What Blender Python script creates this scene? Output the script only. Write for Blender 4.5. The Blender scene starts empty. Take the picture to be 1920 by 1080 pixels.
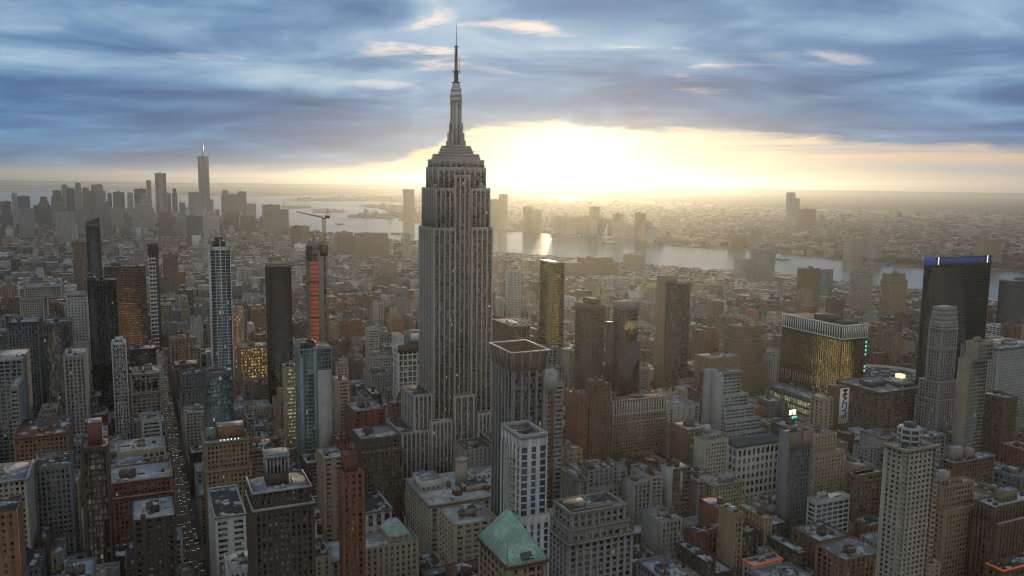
import bpy, math, random
import numpy as np
from mathutils import Vector
R = math.radians
random.seed(7)
C = bpy.context.scene.collection
SC = bpy.context.scene

# ------------------------------------------------------------------ camera
F, EYE = 1550.0, 300.0
YAW, PITCH, ROLL = R(24.7), R(7.28), 0.0125
cf = np.array([math.sin(YAW)*math.cos(PITCH), math.cos(YAW)*math.cos(PITCH), -math.sin(PITCH)])
_r0 = np.array([math.cos(YAW), -math.sin(YAW), 0.0]); _u0 = np.cross(_r0, cf)
cr = _r0*math.cos(ROLL)+_u0*math.sin(ROLL); cu = -_r0*math.sin(ROLL)+_u0*math.cos(ROLL)
cam = bpy.data.cameras.new('camera'); camo = bpy.data.objects.new('camera', cam); C.objects.link(camo)
cam.sensor_width = 36; cam.lens = 36*F/1920; cam.clip_start = 1; cam.clip_end = 150000
from mathutils import Matrix
M4 = Matrix(((cr[0], cu[0], -cf[0], 0), (cr[1], cu[1], -cf[1], 0), (cr[2], cu[2], -cf[2], EYE), (0, 0, 0, 1)))
camo.matrix_world = M4
SC.camera = camo
SC.view_settings.view_transform = 'Standard'; SC.view_settings.look = 'None'
SC.view_settings.exposure = 0.0; SC.view_settings.gamma = 1
cy = SC.cycles
cy.use_denoising = True; cy.max_bounces = 5; cy.diffuse_bounces = 2; cy.glossy_bounces = 3; cy.transmission_bounces = 3
cy.volume_bounces = 0; cy.pixel_filter_type = 'BLACKMAN_HARRIS'; cy.filter_width = 1.1; cy.denoising_prefilter = 'ACCURATE'; cy.sample_clamp_indirect = 4; cy.caustics_reflective = False; cy.caustics_refractive = False

def ray(px, py): return cf+cr*((px-960)/F)-cu*((py-540)/F)
def proj(p):
    d = np.asarray(p, float)-np.array([0, 0, EYE]); z = d@cf
    return 960+F*(d@cr)/z, 540-F*(d@cu)/z, z
def ground(px, py, z=0.0):
    d = ray(px, py); t = (z-EYE)/d[2]; return d[0]*t, d[1]*t
def at_y(px, py, Y):
    d = ray(px, py); t = Y/d[1]; return d[0]*t, EYE+d[2]*t
def x_for(px, Y, z):
    k = (px-960)/F; h = z-EYE
    return -((Y*cr[1]+h*cr[2])-k*(Y*cf[1]+h*cf[2]))/(cr[0]-k*cf[0])
def y_for(px, X, z):
    k = (px-960)/F; h = z-EYE
    return -((X*cr[0]+h*cr[2])-k*(X*cf[0]+h*cf[2]))/(cr[1]-k*cf[1])
def z_for(py, X, Y):          # height whose image row is py over ground point X, Y
    k = (540-py)/F
    return EYE-((X*cu[0]+Y*cu[1])-k*(X*cf[0]+Y*cf[1]))/(cu[2]-k*cf[2])

# ------------------------------------------------------------------ node helper
class G:
    def __init__(s, nt): s.nt = nt; nt.nodes.clear()
    def n(s, t, **kw):
        d = s.nt.nodes.new(t)
        for k, v in kw.items(): setattr(d, k, v)
        return d
    def put(s, sock, v):
        if isinstance(v, bpy.types.NodeSocket): s.nt.links.new(v, sock)
        elif v is not None: sock.default_value = v
    def m(s, op, a, b=None, c=None, clamp=False):
        d = s.n('ShaderNodeMath', operation=op, use_clamp=clamp)
        for i, v in enumerate((a, b, c)):
            if v is not None: s.put(d.inputs[i], v)
        return d.outputs[0]
    def v(s, op, a, b=None, out=0):
        d = s.n('ShaderNodeVectorMath', operation=op)
        s.put(d.inputs[0], a)
        if b is not None: s.put(d.inputs['Scale'] if op == 'SCALE' else d.inputs[1], b)
        return d.outputs[out]
    def xyz(s, a):
        d = s.n('ShaderNodeSeparateXYZ'); s.put(d.inputs[0], a); return d.outputs
    def comb(s, a, b, c):
        d = s.n('ShaderNodeCombineXYZ')
        for i, v in enumerate((a, b, c)): s.put(d.inputs[i], v)
        return d.outputs[0]
    def noise(s, vec, scale, detail=4, rough=.5, dist=0.0):
        d = s.n('ShaderNodeTexNoise'); s.put(d.inputs['Vector'], vec)
        d.inputs['Scale'].default_value = scale; d.inputs['Detail'].default_value = detail
        d.inputs['Roughness'].default_value = rough; d.inputs['Distortion'].default_value = dist
        return d.outputs['Fac']
    def white(s, vec):
        d = s.n('ShaderNodeTexWhiteNoise', noise_dimensions='3D'); s.put(d.inputs['Vector'], vec); return d.outputs
    def ramp(s, fac, stops, interp='LINEAR'):
        d = s.n('ShaderNodeValToRGB'); e = d.color_ramp.elements; d.color_ramp.interpolation = interp
        while len(e) < len(stops): e.new(0.5)
        for el, (p, c) in zip(e, stops):
            el.position = p; el.color = (*c, 1) if len(c) == 3 else c
        s.put(d.inputs[0], fac); return d.outputs[0]
    def mix(s, f, a, b, kind='MIX'):
        d = s.n('ShaderNodeMix', data_type='RGBA', blend_type=kind)
        d.clamp_factor = True; d.clamp_result = False
        s.put(d.inputs[0], f)
        for i, v in ((6, a), (7, b)):
            if isinstance(v, tuple) and len(v) == 3: v = (*v, 1)
            s.put(d.inputs[i], v)
        return d.outputs[2]
    def sm(s, x, lo, hi):
        d = s.n('ShaderNodeMapRange', interpolation_type='SMOOTHSTEP'); s.put(d.inputs[0], x)
        s.put(d.inputs[1], lo); s.put(d.inputs[2], hi); return d.outputs[0]
    def gauss(s, A, a0, aw, E, e0, ew):
        p = s.m('DIVIDE', s.m('SUBTRACT', A, a0), aw); q = s.m('DIVIDE', s.m('SUBTRACT', E, e0), ew)
        return s.m('EXPONENT', s.m('MULTIPLY', s.m('ADD', s.m('MULTIPLY', p, p), s.m('MULTIPLY', q, q)), -1.0))

# ------------------------------------------------------------------ world: a clouded sunset sky
SUN_PX = (1065, 266)
sd = ray(*SUN_PX); sd = sd/np.linalg.norm(sd)
SUN_AZ = math.atan2(sd[0], sd[1]); SUN_EL = math.asin(sd[2])
W = bpy.data.worlds.new('World'); SC.world = W; W.use_nodes = True
g = G(W.node_tree)
tc = g.n('ShaderNodeTexCoord').outputs['Generated']
X, Y, Z = g.xyz(tc)
hyp = g.m('SQRT', g.m('ADD', g.m('MULTIPLY', X, X), g.m('MULTIPLY', Y, Y)))
Ev = g.m('MULTIPLY', g.m('DIVIDE', Z, g.m('MAXIMUM', hyp, 0.02)), F)
Av = g.m('MULTIPLY', g.m('ARCTAN2', g.v('DOT_PRODUCT', tc, tuple(_r0), out=1), g.v('DOT_PRODUCT', tc, (math.sin(YAW), math.cos(YAW), 0), out=1)), F)
den = g.m('ADD', g.m('MAXIMUM', Z, 0.0), 0.15)
pa = g.m('DIVIDE', g.v('DOT_PRODUCT', tc, tuple(_r0), out=1), den)
pb = g.m('DIVIDE', g.v('DOT_PRODUCT', tc, (math.sin(YAW), math.cos(YAW), 0), out=1), den)
P = g.comb(g.m('MULTIPLY', pa, .75), g.m('MULTIPLY', pb, 1.0), 3.1)
n1 = g.noise(P, 1.5, 7, .54, .6)
n2 = g.noise(g.comb(g.m('MULTIPLY', pa, .5), pb, 9.4), 3.2, 6, .55, .5)
n3 = g.noise(g.comb(g.m('MULTIPLY', Av, .0045), g.m('MULTIPLY', Ev, .026), 1.7), 1.0, 8, .62, .5)
cl = g.m('ADD', g.m('MULTIPLY', n1, .74), g.m('MULTIPLY', n2, .26))
up = g.sm(Ev, 70.0, 420.0)
cl = g.m('ADD', cl, g.m('MULTIPLY', g.m('SUBTRACT', up, .55), .09))
side = g.m('ADD', cl, g.m('ADD', g.m('MULTIPLY', g.gauss(Av, 640, 260, Ev, 265, 40), .15), g.m('MULTIPLY', g.gauss(Av, -560, 300, Ev, 178, 20), .24)))
side = g.m('ADD', side, g.m('MULTIPLY', g.gauss(Av, -150, 330, Ev, 245, 60), .06))
side = g.m('ADD', side, g.m('MULTIPLY', g.gauss(Av, -700, 420, Ev, 105, 45), -.07))
side = g.m('ADD', side, g.m('MULTIPLY', g.gauss(Av, 500, 420, Ev, 140, 36), -.09))
deck = g.ramp(side, [(.28, (.045, .105, .225)), (.42, (.08, .175, .345)), (.53, (.155, .29, .48)), (.63, (.31, .455, .62)), (.86, (.68, .75, .78))])
deck = g.v('MULTIPLY', deck, (.95, 1.0, 1.02))
deck = g.mix(g.sm(Ev, 200.0, 80.0), deck, g.v('MULTIPLY', deck, (.66, .88, .98)))
# clear blue showing through thin places
sky = g.n('ShaderNodeTexSky', sky_type='NISHITA', sun_disc=False, sun_elevation=SUN_EL, sun_rotation=SUN_AZ, altitude=300, dust_density=2.5)
blue = g.mix(1.0, g.v('SCALE', sky.outputs[0], .10), (.12, .30, .52), 'ADD')
thin = g.m('MULTIPLY', g.sm(n2, .56, .70), g.sm(Ev, 120.0, 260.0))
deck = g.mix(g.m('MULTIPLY', thin, .45), deck, blue)
# warm underside of the deck towards the sun
deck = g.mix(g.m('MULTIPLY', g.gauss(Av, 140, 300, Ev, 92, 34), .26), deck, (.95, .66, .38))
deck = g.mix(g.m('MULTIPLY', g.gauss(Av, 500, 600, Ev, 80, 40), .10), deck, (.50, .40, .42))
# the gap under the deck
eb = g.ramp(g.m('ADD', g.m('DIVIDE', Av, 2400.0), .5, clamp=True),
            [(0, (.10,)*3), (.33, (.13,)*3), (.405, (.24,)*3), (.445, (.50,)*3), (.47, (.69,)*3), (.56, (.735,)*3), (.66, (.63,)*3), (.77, (.52,)*3), (.9, (.40,)*3), (1, (.2,)*3)])
eb = g.m('MULTIPLY', eb, 150.0)
edge = g.m('ADD', eb, g.m('MULTIPLY', g.m('SUBTRACT', n3, .5), 46.0))
gap = g.sm(g.m('SUBTRACT', edge, Ev), -3.0, 9.0)
dA0 = g.m('SUBTRACT', Av, 110.0)
dA = g.m('MAXIMUM', dA0, g.m('MULTIPLY', dA0, -2.0))
gc = g.ramp(g.m('DIVIDE', dA, 1500.0, clamp=True), [(0, (.95, .83, .64)), (.2, (.88, .72, .50)), (.36, (.78, .57, .39)), (.6, (.70, .52, .40)), (1, (.36, .37, .42))])
# grey bars crossing the gap
bar = g.m('MULTIPLY', g.sm(g.noise(g.comb(g.m('MULTIPLY', Av, .0016), g.m('MULTIPLY', Ev, .055), 5.2), 1.0, 5, .55, .3), .47, .62), g.sm(dA, 90.0, 480.0))
barR = g.m('MULTIPLY', g.sm(Av, 380.0, 800.0), g.gauss(Av, 800, 900, g.m('ADD', Ev, g.m('MULTIPLY', Av, .032)), 54, 13))
gc = g.mix(g.m('MAXIMUM', g.m('MULTIPLY', bar, .75), g.m('MULTIPLY', barR, .85)), gc, (.36, .40, .46))
skyc = g.mix(gap, deck, gc)
open_ = g.m('ADD', .10, g.m('MULTIPLY', gap, .90))
core = g.m('MULTIPLY', g.gauss(Av, 100, 125, Ev, 68, 34), open_)
skyc = g.mix(1.0, skyc, g.v('SCALE', g.comb(1.0, .86, .58), g.m('MULTIPLY', core, .6)), 'ADD')
halo = g.m('MULTIPLY', g.gauss(Av, 150, 430, Ev, 45, 60), open_)
skyc = g.mix(1.0, skyc, g.v('SCALE', g.comb(1.0, .76, .42), g.m('MULTIPLY', halo, .12)), 'ADD')
fwd = g.v('DOT_PRODUCT', tc, (math.sin(YAW), math.cos(YAW), 0), out=1)
skyc = g.v('SCALE', skyc, g.m('SUBTRACT', 1.0, g.m('MULTIPLY', g.sm(Z, .22, .6), .30)))
# low sun lights the faces of the clouds behind the camera
skyc = g.v('MULTIPLY', skyc, g.mix(g.sm(fwd, .55, -.35), (1.0, 1.0, 1.0), (3.1, 1.88, 1.20)))
bg = g.n('ShaderNodeBackground'); g.put(bg.inputs[0], skyc); bg.inputs[1].default_value = 1.0
g.put(g.n('ShaderNodeOutputWorld').inputs[0], bg.outputs[0])
W.cycles.sampling_method = 'MANUAL'; W.cycles.sample_map_resolution = 1024

# ------------------------------------------------------------------ sun
sl = bpy.data.lights.new('sun', 'SUN'); sl.energy = 2.7; sl.angle = R(.6); sl.color = (1, .715, .365)
so = bpy.data.objects.new('sun', sl); C.objects.link(so)
so.rotation_euler = Vector(-sd).to_track_quat('-Z', 'Y').to_euler()

# ------------------------------------------------------------------ materials
def new_mat(name):
    m = bpy.data.materials.new(name); m.use_nodes = True
    return m, G(m.node_tree)
def bsdf(g, color=None, rough=.8, metal=0.0, ior=1.45, normal=None, em=None, ems=0.0, spec=None):
    b = g.n('ShaderNodeBsdfPrincipled')
    if isinstance(color, tuple): color = (*color[:3], 1)
    g.put(b.inputs['Base Color'], color); g.put(b.inputs['Roughness'], rough); g.put(b.inputs['Metallic'], metal)
    b.inputs['IOR'].default_value = ior
    if spec is not None: b.inputs['Specular IOR Level'].default_value = spec
    if normal is not None: g.put(b.inputs['Normal'], normal)
    if em is not None:
        if isinstance(em, tuple): em = (*em[:3], 1)
        g.put(b.inputs['Emission Color'], em); g.put(b.inputs['Emission Strength'], ems)
    o = g.n('ShaderNodeOutputMaterial'); g.put(o.inputs[0], b.outputs[0]); return b
def objco(g): return g.n('ShaderNodeTexCoord').outputs['Object']
def orand(g): return g.n('ShaderNodeObjectInfo').outputs['Random']
MAT = {}
def wall_mat(key, rgb, rough=.85, var=.28, courses=True):
    m, g = new_mat(key); co = objco(g); rd = orand(g)
    d = g.noise(co, .11, 5, .6); s = g.noise(g.v('MULTIPLY', co, (1.0, 1.0, .10)), .9, 4, .6)
    k = g.m('ADD', g.m('MULTIPLY', g.m('SUBTRACT', d, .5), 1.5), g.m('MULTIPLY', g.m('SUBTRACT', s, .5), 1.3))
    k = g.m('ADD', g.m('MULTIPLY', k, var*1.6), g.m('ADD', 1.0, g.m('MULTIPLY', g.m('SUBTRACT', rd, .5), .22)))
    bsdf(g, g.v('SCALE', tuple(c*.74 for c in rgb), k), rough); MAT[key] = m; return m
for key, rgb in dict(limestone=(.36, .325, .29), tan=(.36, .25, .15), cream=(.46, .40, .32), brown=(.185, .105, .06), brick=(.24, .085, .048),
                     orange_brick=(.29, .15, .08), grey=(.25, .245, .24), white=(.47, .46, .44), darkbrick=(.085, .055, .045), blackwall=(.02, .02, .021),
                     sand=(.42, .335, .235), pink=(.40, .30, .25), slate=(.13, .14, .15), concrete=(.34, .32, .295), umber=(.12, .078, .052), mauve=(.33, .30, .285), palewhite=(.72, .71, .70), hazed_brown=(.17, .145, .125), hazed_tan=(.29, .27, .245)).items():
    wall_mat(key, rgb)
def roof_mat(key, rgb, white=.0):
    m, g = new_mat(key); co = objco(g); rd = orand(g)
    pos = g.v('ADD', co, g.comb(g.m('MULTIPLY', rd, 91.0), 0.0, 0.0))
    n = g.noise(pos, .10, 6, .62); n2 = g.noise(pos, .8, 3, .6)
    k = g.m('ADD', .72, g.m('MULTIPLY', n2, .56))
    col = g.v('SCALE', tuple(rgb), k)
    if white: col = g.mix(g.sm(n, .57-white*.10, .60), col, (.50, .51, .53))
    bsdf(g, col, .8); MAT[key] = m
roof_mat('roof_grey', (.20, .20, .205), .8); roof_mat('roof_dark', (.055, .053, .052), .25); roof_mat('roof_white', (.34, .345, .355), .9)
roof_mat('roof_red', (.15, .07, .055), .2)
def glazing_mat(key, base=(.012, .014, .017), blind=(.27, .235, .19), pb=.64, lit=.005, rough=.06, ior=1.55, metal=0.0, cx=1.6, tilt=.035, fh=3.7, emc=(1.0, .62, .28), ems=.32):
    m, g = new_mat(key); co = objco(g); rd = orand(g)
    x, y, z = g.xyz(co)
    cell = g.comb(g.m('FLOOR', g.m('DIVIDE', x, cx)), g.m('FLOOR', g.m('DIVIDE', y, cx)), g.m('ADD', g.m('FLOOR', g.m('DIVIDE', g.m('ADD', z, .01), fh)), g.m('MULTIPLY', rd, 53.7)))
    w = g.white(cell); r, gg, b = g.xyz(w[1])
    col = g.mix(g.m('MULTIPLY', g.sm(r, pb, pb+.06), g.m('ADD', .25, g.m('MULTIPLY', gg, .75))), base, blind)
    geo = g.n('ShaderNodeNewGeometry').outputs['Normal']
    w2 = g.white(g.v('ADD', cell, (17.3, 4.1, 9.9)))
    nrm = g.v('NORMALIZE', g.v('ADD', geo, g.v('SCALE', g.v('SUBTRACT', w2[1], (.5, .5, .5)), tilt)))
    e = g.m('MULTIPLY', g.sm(b, 1-lit, 1-lit+.001), g.m('ADD', .25, g.m('MULTIPLY', gg, .75)))
    bsdf(g, col, rough, metal, ior, nrm, emc, g.m('MULTIPLY', e, ems)); MAT[key] = m
glazing_mat('glass')
glazing_mat('glass_warm', base=(.03, .022, .014), blind=(.30, .22, .12), lit=.015)
glazing_mat('glass_black', base=(.006, .006, .007), pb=.97, lit=.003, tilt=.05, ior=1.5)
glazing_mat('glass_blue', base=(.05, .075, .09), pb=.9, lit=.015, metal=.45, tilt=.06)
glazing_mat('glass_teal', base=(.035, .07, .075), blind=(.12, .24, .25), pb=.6, lit=.012, metal=.25, tilt=.06)
glazing_mat('glass_gold', base=(.50, .32, .10), blind=(.10, .06, .02), pb=.62, lit=.008, metal=.85, tilt=.22, emc=(1, .60, .20), ems=.4)  # gold base colour stands in for golden reflections in the panes
glazing_mat('glass_blaze', base=(.45, .29, .09), blind=(.8, .55, .2), pb=.4, lit=.45, metal=.6, tilt=.2, emc=(1, .58, .16), ems=.55)  # pane colour and glow imitate the sun reflected in the windows
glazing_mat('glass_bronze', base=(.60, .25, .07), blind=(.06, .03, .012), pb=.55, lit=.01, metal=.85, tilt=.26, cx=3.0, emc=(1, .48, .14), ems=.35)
glazing_mat('glass_yellow', base=(.34, .33, .14), blind=(.6, .56, .25), pb=.35, lit=.45, metal=.3, tilt=.1, cx=1.5, emc=(1, .85, .35), ems=.30)  # glowing panes; on the yellow lit block they imitate reflected sun
def plain(key, rgb, rough=.6, metal=0.0, em=None, ems=0.0, nz=.3):
    m, g = new_mat(key); co = objco(g); n = g.noise(co, .6, 4, .6)
    bsdf(g, g.v('SCALE', tuple(rgb), g.m('ADD', 1-nz/2, g.m('MULTIPLY', n, nz))), rough, metal, em=em, ems=ems); MAT[key] = m
plain('steel', (.42, .42, .44), .35, .8); plain('darksteel', (.035, .035, .038), .5, .3); plain('wood', (.17, .115, .075), .9); wall_mat('copper', (.40, .58, .475), .6, var=.62); plain('copper_seam', (.10, .22, .18), .6, nz=.6); plain('mast_metal', (.56, .56, .58), .45, .25)
plain('unit', (.36, .36, .37), .6); plain('unit_dark', (.07, .07, .075), .6); plain('alu', (.50, .50, .52), .32, .55); plain('net', (.62, .15, .08), .75, em=(1, .14, .05), ems=.05, nz=.9)  # net is brightened by a faint glow, with no lamp there
plain('crane', (.50, .32, .10), .6); plain('signwhite', (.80, .80, .78), .6); plain('signblack', (.02, .02, .02), .5); plain('signred', (.6, .02, .02), .5)
plain('lampwhite', (1, 1, 1), .5, em=(1, .95, .85), ems=1.4); plain('signglow', (.8, .8, .8), .5, em=(1, 1, 1), ems=.9); plain('lampred', (1, .05, .02), .5, em=(1, .06, .02), ems=2.0); plain('lampwarm', (1, .7, .4), .5, em=(1, .62, .25), ems=2.2)
plain('signblue', (.03, .07, .26), .4, em=(.08, .22, .9), ems=.09, nz=.9); plain('scrim', (.5, .5, .5), .8); plain('bluepanel', (.03, .05, .10), .3); plain('yellowpanel', (.50, .36, .10), .6, em=(1, .62, .12), ems=.16)
plain('signgreen', (.1, .7, .4), .4, em=(.25, .9, .6), ems=.8); plain('stone_pale', (.52, .50, .47), .8); plain('asphalt', (.045, .045, .047), .85); plain('paving', (.16, .155, .15), .9)
plain('paint', (.62, .62, .60), .8); plain('twig', (.085, .05, .03), .95, nz=.8); plain('bark', (.06, .045, .035), .95); plain('tealpanel', (.19, .26, .27), .4); plain('orangenet', (.85, .16, .05), .6, em=(1, .16, .04), ems=.12)  # orangenet: colour lifted by emission, not a light source

# ------------------------------------------------------------------ mesh builder
QUAD = np.array([[0, 1, 5, 4], [1, 3, 7, 5], [3, 2, 6, 7], [2, 0, 4, 6], [4, 5, 7, 6]])
QUADB = np.vstack([QUAD, [[0, 2, 3, 1]]])
class MB:
    def __init__(s): s.V = []; s.n = 0; s.loops = []; s.cnt = []; s.mi = []; s.tint = []
    def raw(s, V, faces, mi=0, tint=None):
        V = np.asarray(V, float); s.V.append(V)
        for f in faces:
            s.loops.append(np.asarray(f)+s.n); s.cnt.append([len(f)]); s.mi.append([mi]); s.tint.append([tint or (1, 1, 1)])
        s.n += len(V); return s
    def boxes(s, B, mi=0, tint=(1, 1, 1), bottom=False):
        B = np.asarray(B, float).reshape(-1, 6)
        if not len(B): return s
        x0, x1, y0, y1, z0, z1 = B.T
        xs = (x0, x1); ys = (y0, y1); zs = (z0, z1)
        V = np.stack([np.stack([xs[i & 1], ys[(i >> 1) & 1], zs[i >> 2]], 1) for i in range(8)], 1).reshape(-1, 3)
        Q = QUADB if bottom else QUAD
        f = (Q[None]+np.arange(len(B))[:, None, None]*8+s.n).reshape(-1)
        nf = len(B)*len(Q)
        s.V.append(V); s.loops.append(f); s.cnt.append(np.full(nf, 4)); s.mi.append(np.full(nf, mi)); s.tint.append(np.tile(np.asarray(tint, float), (nf, 1)))
        s.n += len(V); return s
    def box(s, x0, x1, y0, y1, z0, z1, **k): return s.boxes([[x0, x1, y0, y1, z0, z1]], bottom=True, **k)
    def frustum(s, cx, cy, z0, z1, r0, r1, n=12, mi=0, cap=True, tint=None, sq=None):
        a = np.arange(n)*2*np.pi/n+(np.pi/4 if n == 4 else 0)
        kx, ky = sq or (1, 1)
        lo = np.stack([cx+r0*np.cos(a)*kx, cy+r0*np.sin(a)*ky, np.full(n, z0)], 1); hi = np.stack([cx+r1*np.cos(a)*kx, cy+r1*np.sin(a)*ky, np.full(n, z1)], 1)
        fs = [[i, (i+1) % n, n+(i+1) % n, n+i] for i in range(n)]
        if cap: fs += [list(range(n, 2*n)), list(range(n-1, -1, -1))]
        return s.raw(np.vstack([lo, hi]), fs, mi, tint)
    def bar(s, p, q, w, mi=0):
        p = np.asarray(p, float); q = np.asarray(q, float); d = q-p; d = d/np.linalg.norm(d)
        a = np.cross(d, [0, 0, 1.0] if abs(d[2]) < .9 else [1.0, 0, 0]); a /= np.linalg.norm(a); b = np.cross(d, a)
        V = [p+(i*a+j*b)*w/2 for i, j in ((-1, -1), (1, -1), (1, 1), (-1, 1))]+[q+(i*a+j*b)*w/2 for i, j in ((-1, -1), (1, -1), (1, 1), (-1, 1))]
        return s.raw(V, [[0, 1, 5, 4], [1, 2, 6, 5], [2, 3, 7, 6], [3, 0, 4, 7], [4, 5, 6, 7], [3, 2, 1, 0]], mi)
    def mesh(s, name, mats, tints=False):
        me = bpy.data.meshes.new(name); V = np.vstack(s.V)
        lo = np.concatenate([np.asarray(l).ravel() for l in s.loops]); ct = np.concatenate([np.asarray(c) for c in s.cnt])
        me.vertices.add(len(V)); me.vertices.foreach_set('co', V.ravel().astype(np.float32))
        me.loops.add(len(lo)); me.loops.foreach_set('vertex_index', lo.astype(np.int32))
        me.polygons.add(len(ct)); st = np.concatenate([[0], np.cumsum(ct)[:-1]])
        me.polygons.foreach_set('loop_start', st.astype(np.int32))
        for m in mats: me.materials.append(m)
        if len(mats) > 1: me.polygons.foreach_set('material_index', np.concatenate([np.asarray(c) for c in s.mi]).astype(np.int32))
        if tints:
            at = me.attributes.new('tint', 'FLOAT_COLOR', 'FACE'); T = np.vstack([np.asarray(t, float) for t in s.tint])
            at.data.foreach_set('color', np.hstack([T, np.ones((len(T), 1))]).ravel().astype(np.float32))
        me.update(calc_edges=True); me.validate(); return me
    def obj(s, name, mats, parent=None, tints=False):
        if not isinstance(mats, (list, tuple)): mats = [mats]
        mats = [MAT[m] if isinstance(m, str) else m for m in mats]
        o = bpy.data.objects.new(name, s.mesh(name, mats, tints)); C.objects.link(o)
        if parent is not None: o.parent = parent
        return o
def tag(o, label=None, cat=None, group=None, kind=None):
    if label: o['label'] = label
    if cat: o['category'] = cat
    if group: o['group'] = group
    if kind: o['kind'] = kind
    return o
def empty(name, loc, label, cat, group=None):
    o = bpy.data.objects.new(name, None); o.empty_display_size = 1; C.objects.link(o); o.location = loc
    return tag(o, label, cat, group)
def poly(name, pts, z, mat, kind='structure', thick=None):
    n = len(pts); V = [(x, y, z) for x, y in pts]; mb = MB()
    area = sum(pts[i][0]*pts[(i+1) % n][1]-pts[(i+1) % n][0]*pts[i][1] for i in range(n))
    if area < 0: V = V[::-1]
    f = [list(range(n))]
    if thick:
        V = V+[(x, y, z-thick) for x, y, z in V]; f += [[i, n+i, n+(i+1) % n, (i+1) % n] for i in range(n)]
    mb.raw(V, f); o = mb.obj(name, mat); tag(o, kind=kind); return o

# ------------------------------------------------------------------ land and water
def ll(lat, lon):
    n = (lat-40.7529)*111200; e = (lon+73.9787)*84250; b = R(209)
    return (n*math.cos(b+math.pi/2)+e*math.sin(b+math.pi/2), n*math.cos(b)+e*math.sin(b))
m, g = new_mat('water'); pos = g.n('ShaderNodeNewGeometry').outputs['Position']
wv = g.noise(g.v('MULTIPLY', pos, (1, 1, 1)), .012, 6, .65, .6); wl = g.noise(pos, .0016, 4, .6)
bp = g.n('ShaderNodeBump'); bp.inputs['Strength'].default_value = .12; bp.inputs['Distance'].default_value = 2.2; g.put(bp.inputs['Height'], wv)
bsdf(g, (.06, .075, .08), g.m('ADD', .08, g.m('MULTIPLY', wl, .24)), normal=bp.outputs[0], ior=1.33); MAT['water'] = m
m, g = new_mat('far_land'); pos = g.n('ShaderNodeNewGeometry').outputs['Position']
a = g.noise(pos, .0011, 6, .65); b = g.noise(pos, .010, 4, .6)
vor = g.n('ShaderNodeTexVoronoi'); g.put(vor.inputs['Vector'], pos); vor.inputs['Scale'].default_value = .028
sp = g.white(g.v('SCALE', vor.outputs['Position'], 3.3))[0]
lc = g.ramp(b, [(.3, (.045, .042, .034)), (.5, (.085, .075, .06)), (.7, (.13, .115, .095))])
lc = g.mix(g.m('MULTIPLY', g.sm(sp, .72, .74), g.sm(a, .40, .52)), lc, (.22, .21, .20))
bsdf(g, lc, .9); MAT['far_land'] = m

tag(poly('harbor_water', [(-60000, -12000), (80000, -12000), (80000, 90000), (-60000, 90000)], -3.0, 'water'), kind='structure')
MANH = [ll(*p) for p in [(40.7640, -73.9990), (40.7575, -74.0045), (40.7520, -74.0085), (40.7480, -74.0098), (40.7425, -74.0105), (40.7325, -74.0115), (40.7260, -74.0122), (40.7175, -74.0168), (40.7110, -74.0180), (40.7045, -74.0186), (40.7005, -74.0145), (40.7030, -74.0060), (40.7085, -73.9985), (40.7105, -73.9800), (40.7180, -73.9740), (40.7280, -73.9715), (40.7350, -73.9740), (40.7430, -73.9710)]]
MANH += [(-900, -900), (-900, -9000), (2500, -9000), (2500, -900)]
poly('ground', MANH, 0.0, 'asphalt', thick=6)
NJ = [ground(*p) for p in [(2200, 540), (1920, 509), (1800, 503), (1730, 501), (1680, 497), (1620, 491), (1560, 484), (1500, 477), (1440, 470), (1380, 466), (1300, 463), (1240, 457), (1215, 452), (1180, 446), (1140, 444), (1040, 443), (1034, 440), (1030, 436), (930, 432), (860, 428), (800, 420), (775, 417), (745, 412), (760, 408), (690, 408), (650, 406), (668, 403), (705, 402), (722, 399), (726, 395), (716, 391), (700, 389), (672, 387), (700, 385), (760, 384), (780, 380), (700, 377), (560, 377), (535, 375), (556, 371), (600, 370), (700, 367), (780, 364)]]
NJB = [ground(*p) for p in [(900, 361.5), (960, 366), (1080, 374), (1200, 380), (1320, 386), (1440, 391.5), (1700, 398), (2400, 420)]]
poly('new_jersey_ground', NJ+NJB, -0.4, 'far_land', thick=4)
NJC = [ground(*p) for p in [(900, 359), (960, 362), (1080, 369), (1200, 375.5), (1320, 382.5), (1440, 388.5), (1700, 396), (2400, 416)]]
def far(px, d):
    v = ray(px, 400); v = v[:2]/np.linalg.norm(v[:2]); return tuple(v*d)
poly('mainland_ground', NJC[::-1]+[ground(780, 362.5), ground(700, 364.5), ground(560, 366.5), ground(480, 368), ground(330, 366), ground(300, 362)]+[far(p, 60000) for p in (0, 400, 900, 1500, 2000)]+[far(2400, 50000)], -0.4, 'far_land', thick=4)
poly('staten_shore_ground', [ground(*p) for p in [(-200, 357), (0, 359.5), (60, 360), (96, 360), (96, 357.5), (0, 357), (-200, 354)]], -0.4, 'far_land', thick=4)
poly('brooklyn_ground', [ground(*p) for p in [(-900, 420), (-200, 372), (-60, 366), (-60, 361), (-900, 380)]], -0.4, 'far_land', thick=4)
for nm, pts in (('liberty_island_ground', [(528, 387.5), (540, 386), (560, 385.8), (584, 387.5), (586, 389), (560, 390.3), (536, 390.3)]), ('ellis_island_ground', [(584, 397), (594, 393.5), (616, 392.8), (640, 394), (648, 397), (636, 398.8), (600, 399.2)]), ('pier_ground', [(652, 406.2), (672, 403.8), (700, 404), (745, 406), (745, 408.6), (690, 408.8)])):
    poly(nm, [ground(*p) for p in pts], -0.2, 'far_land', thick=3)
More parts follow.
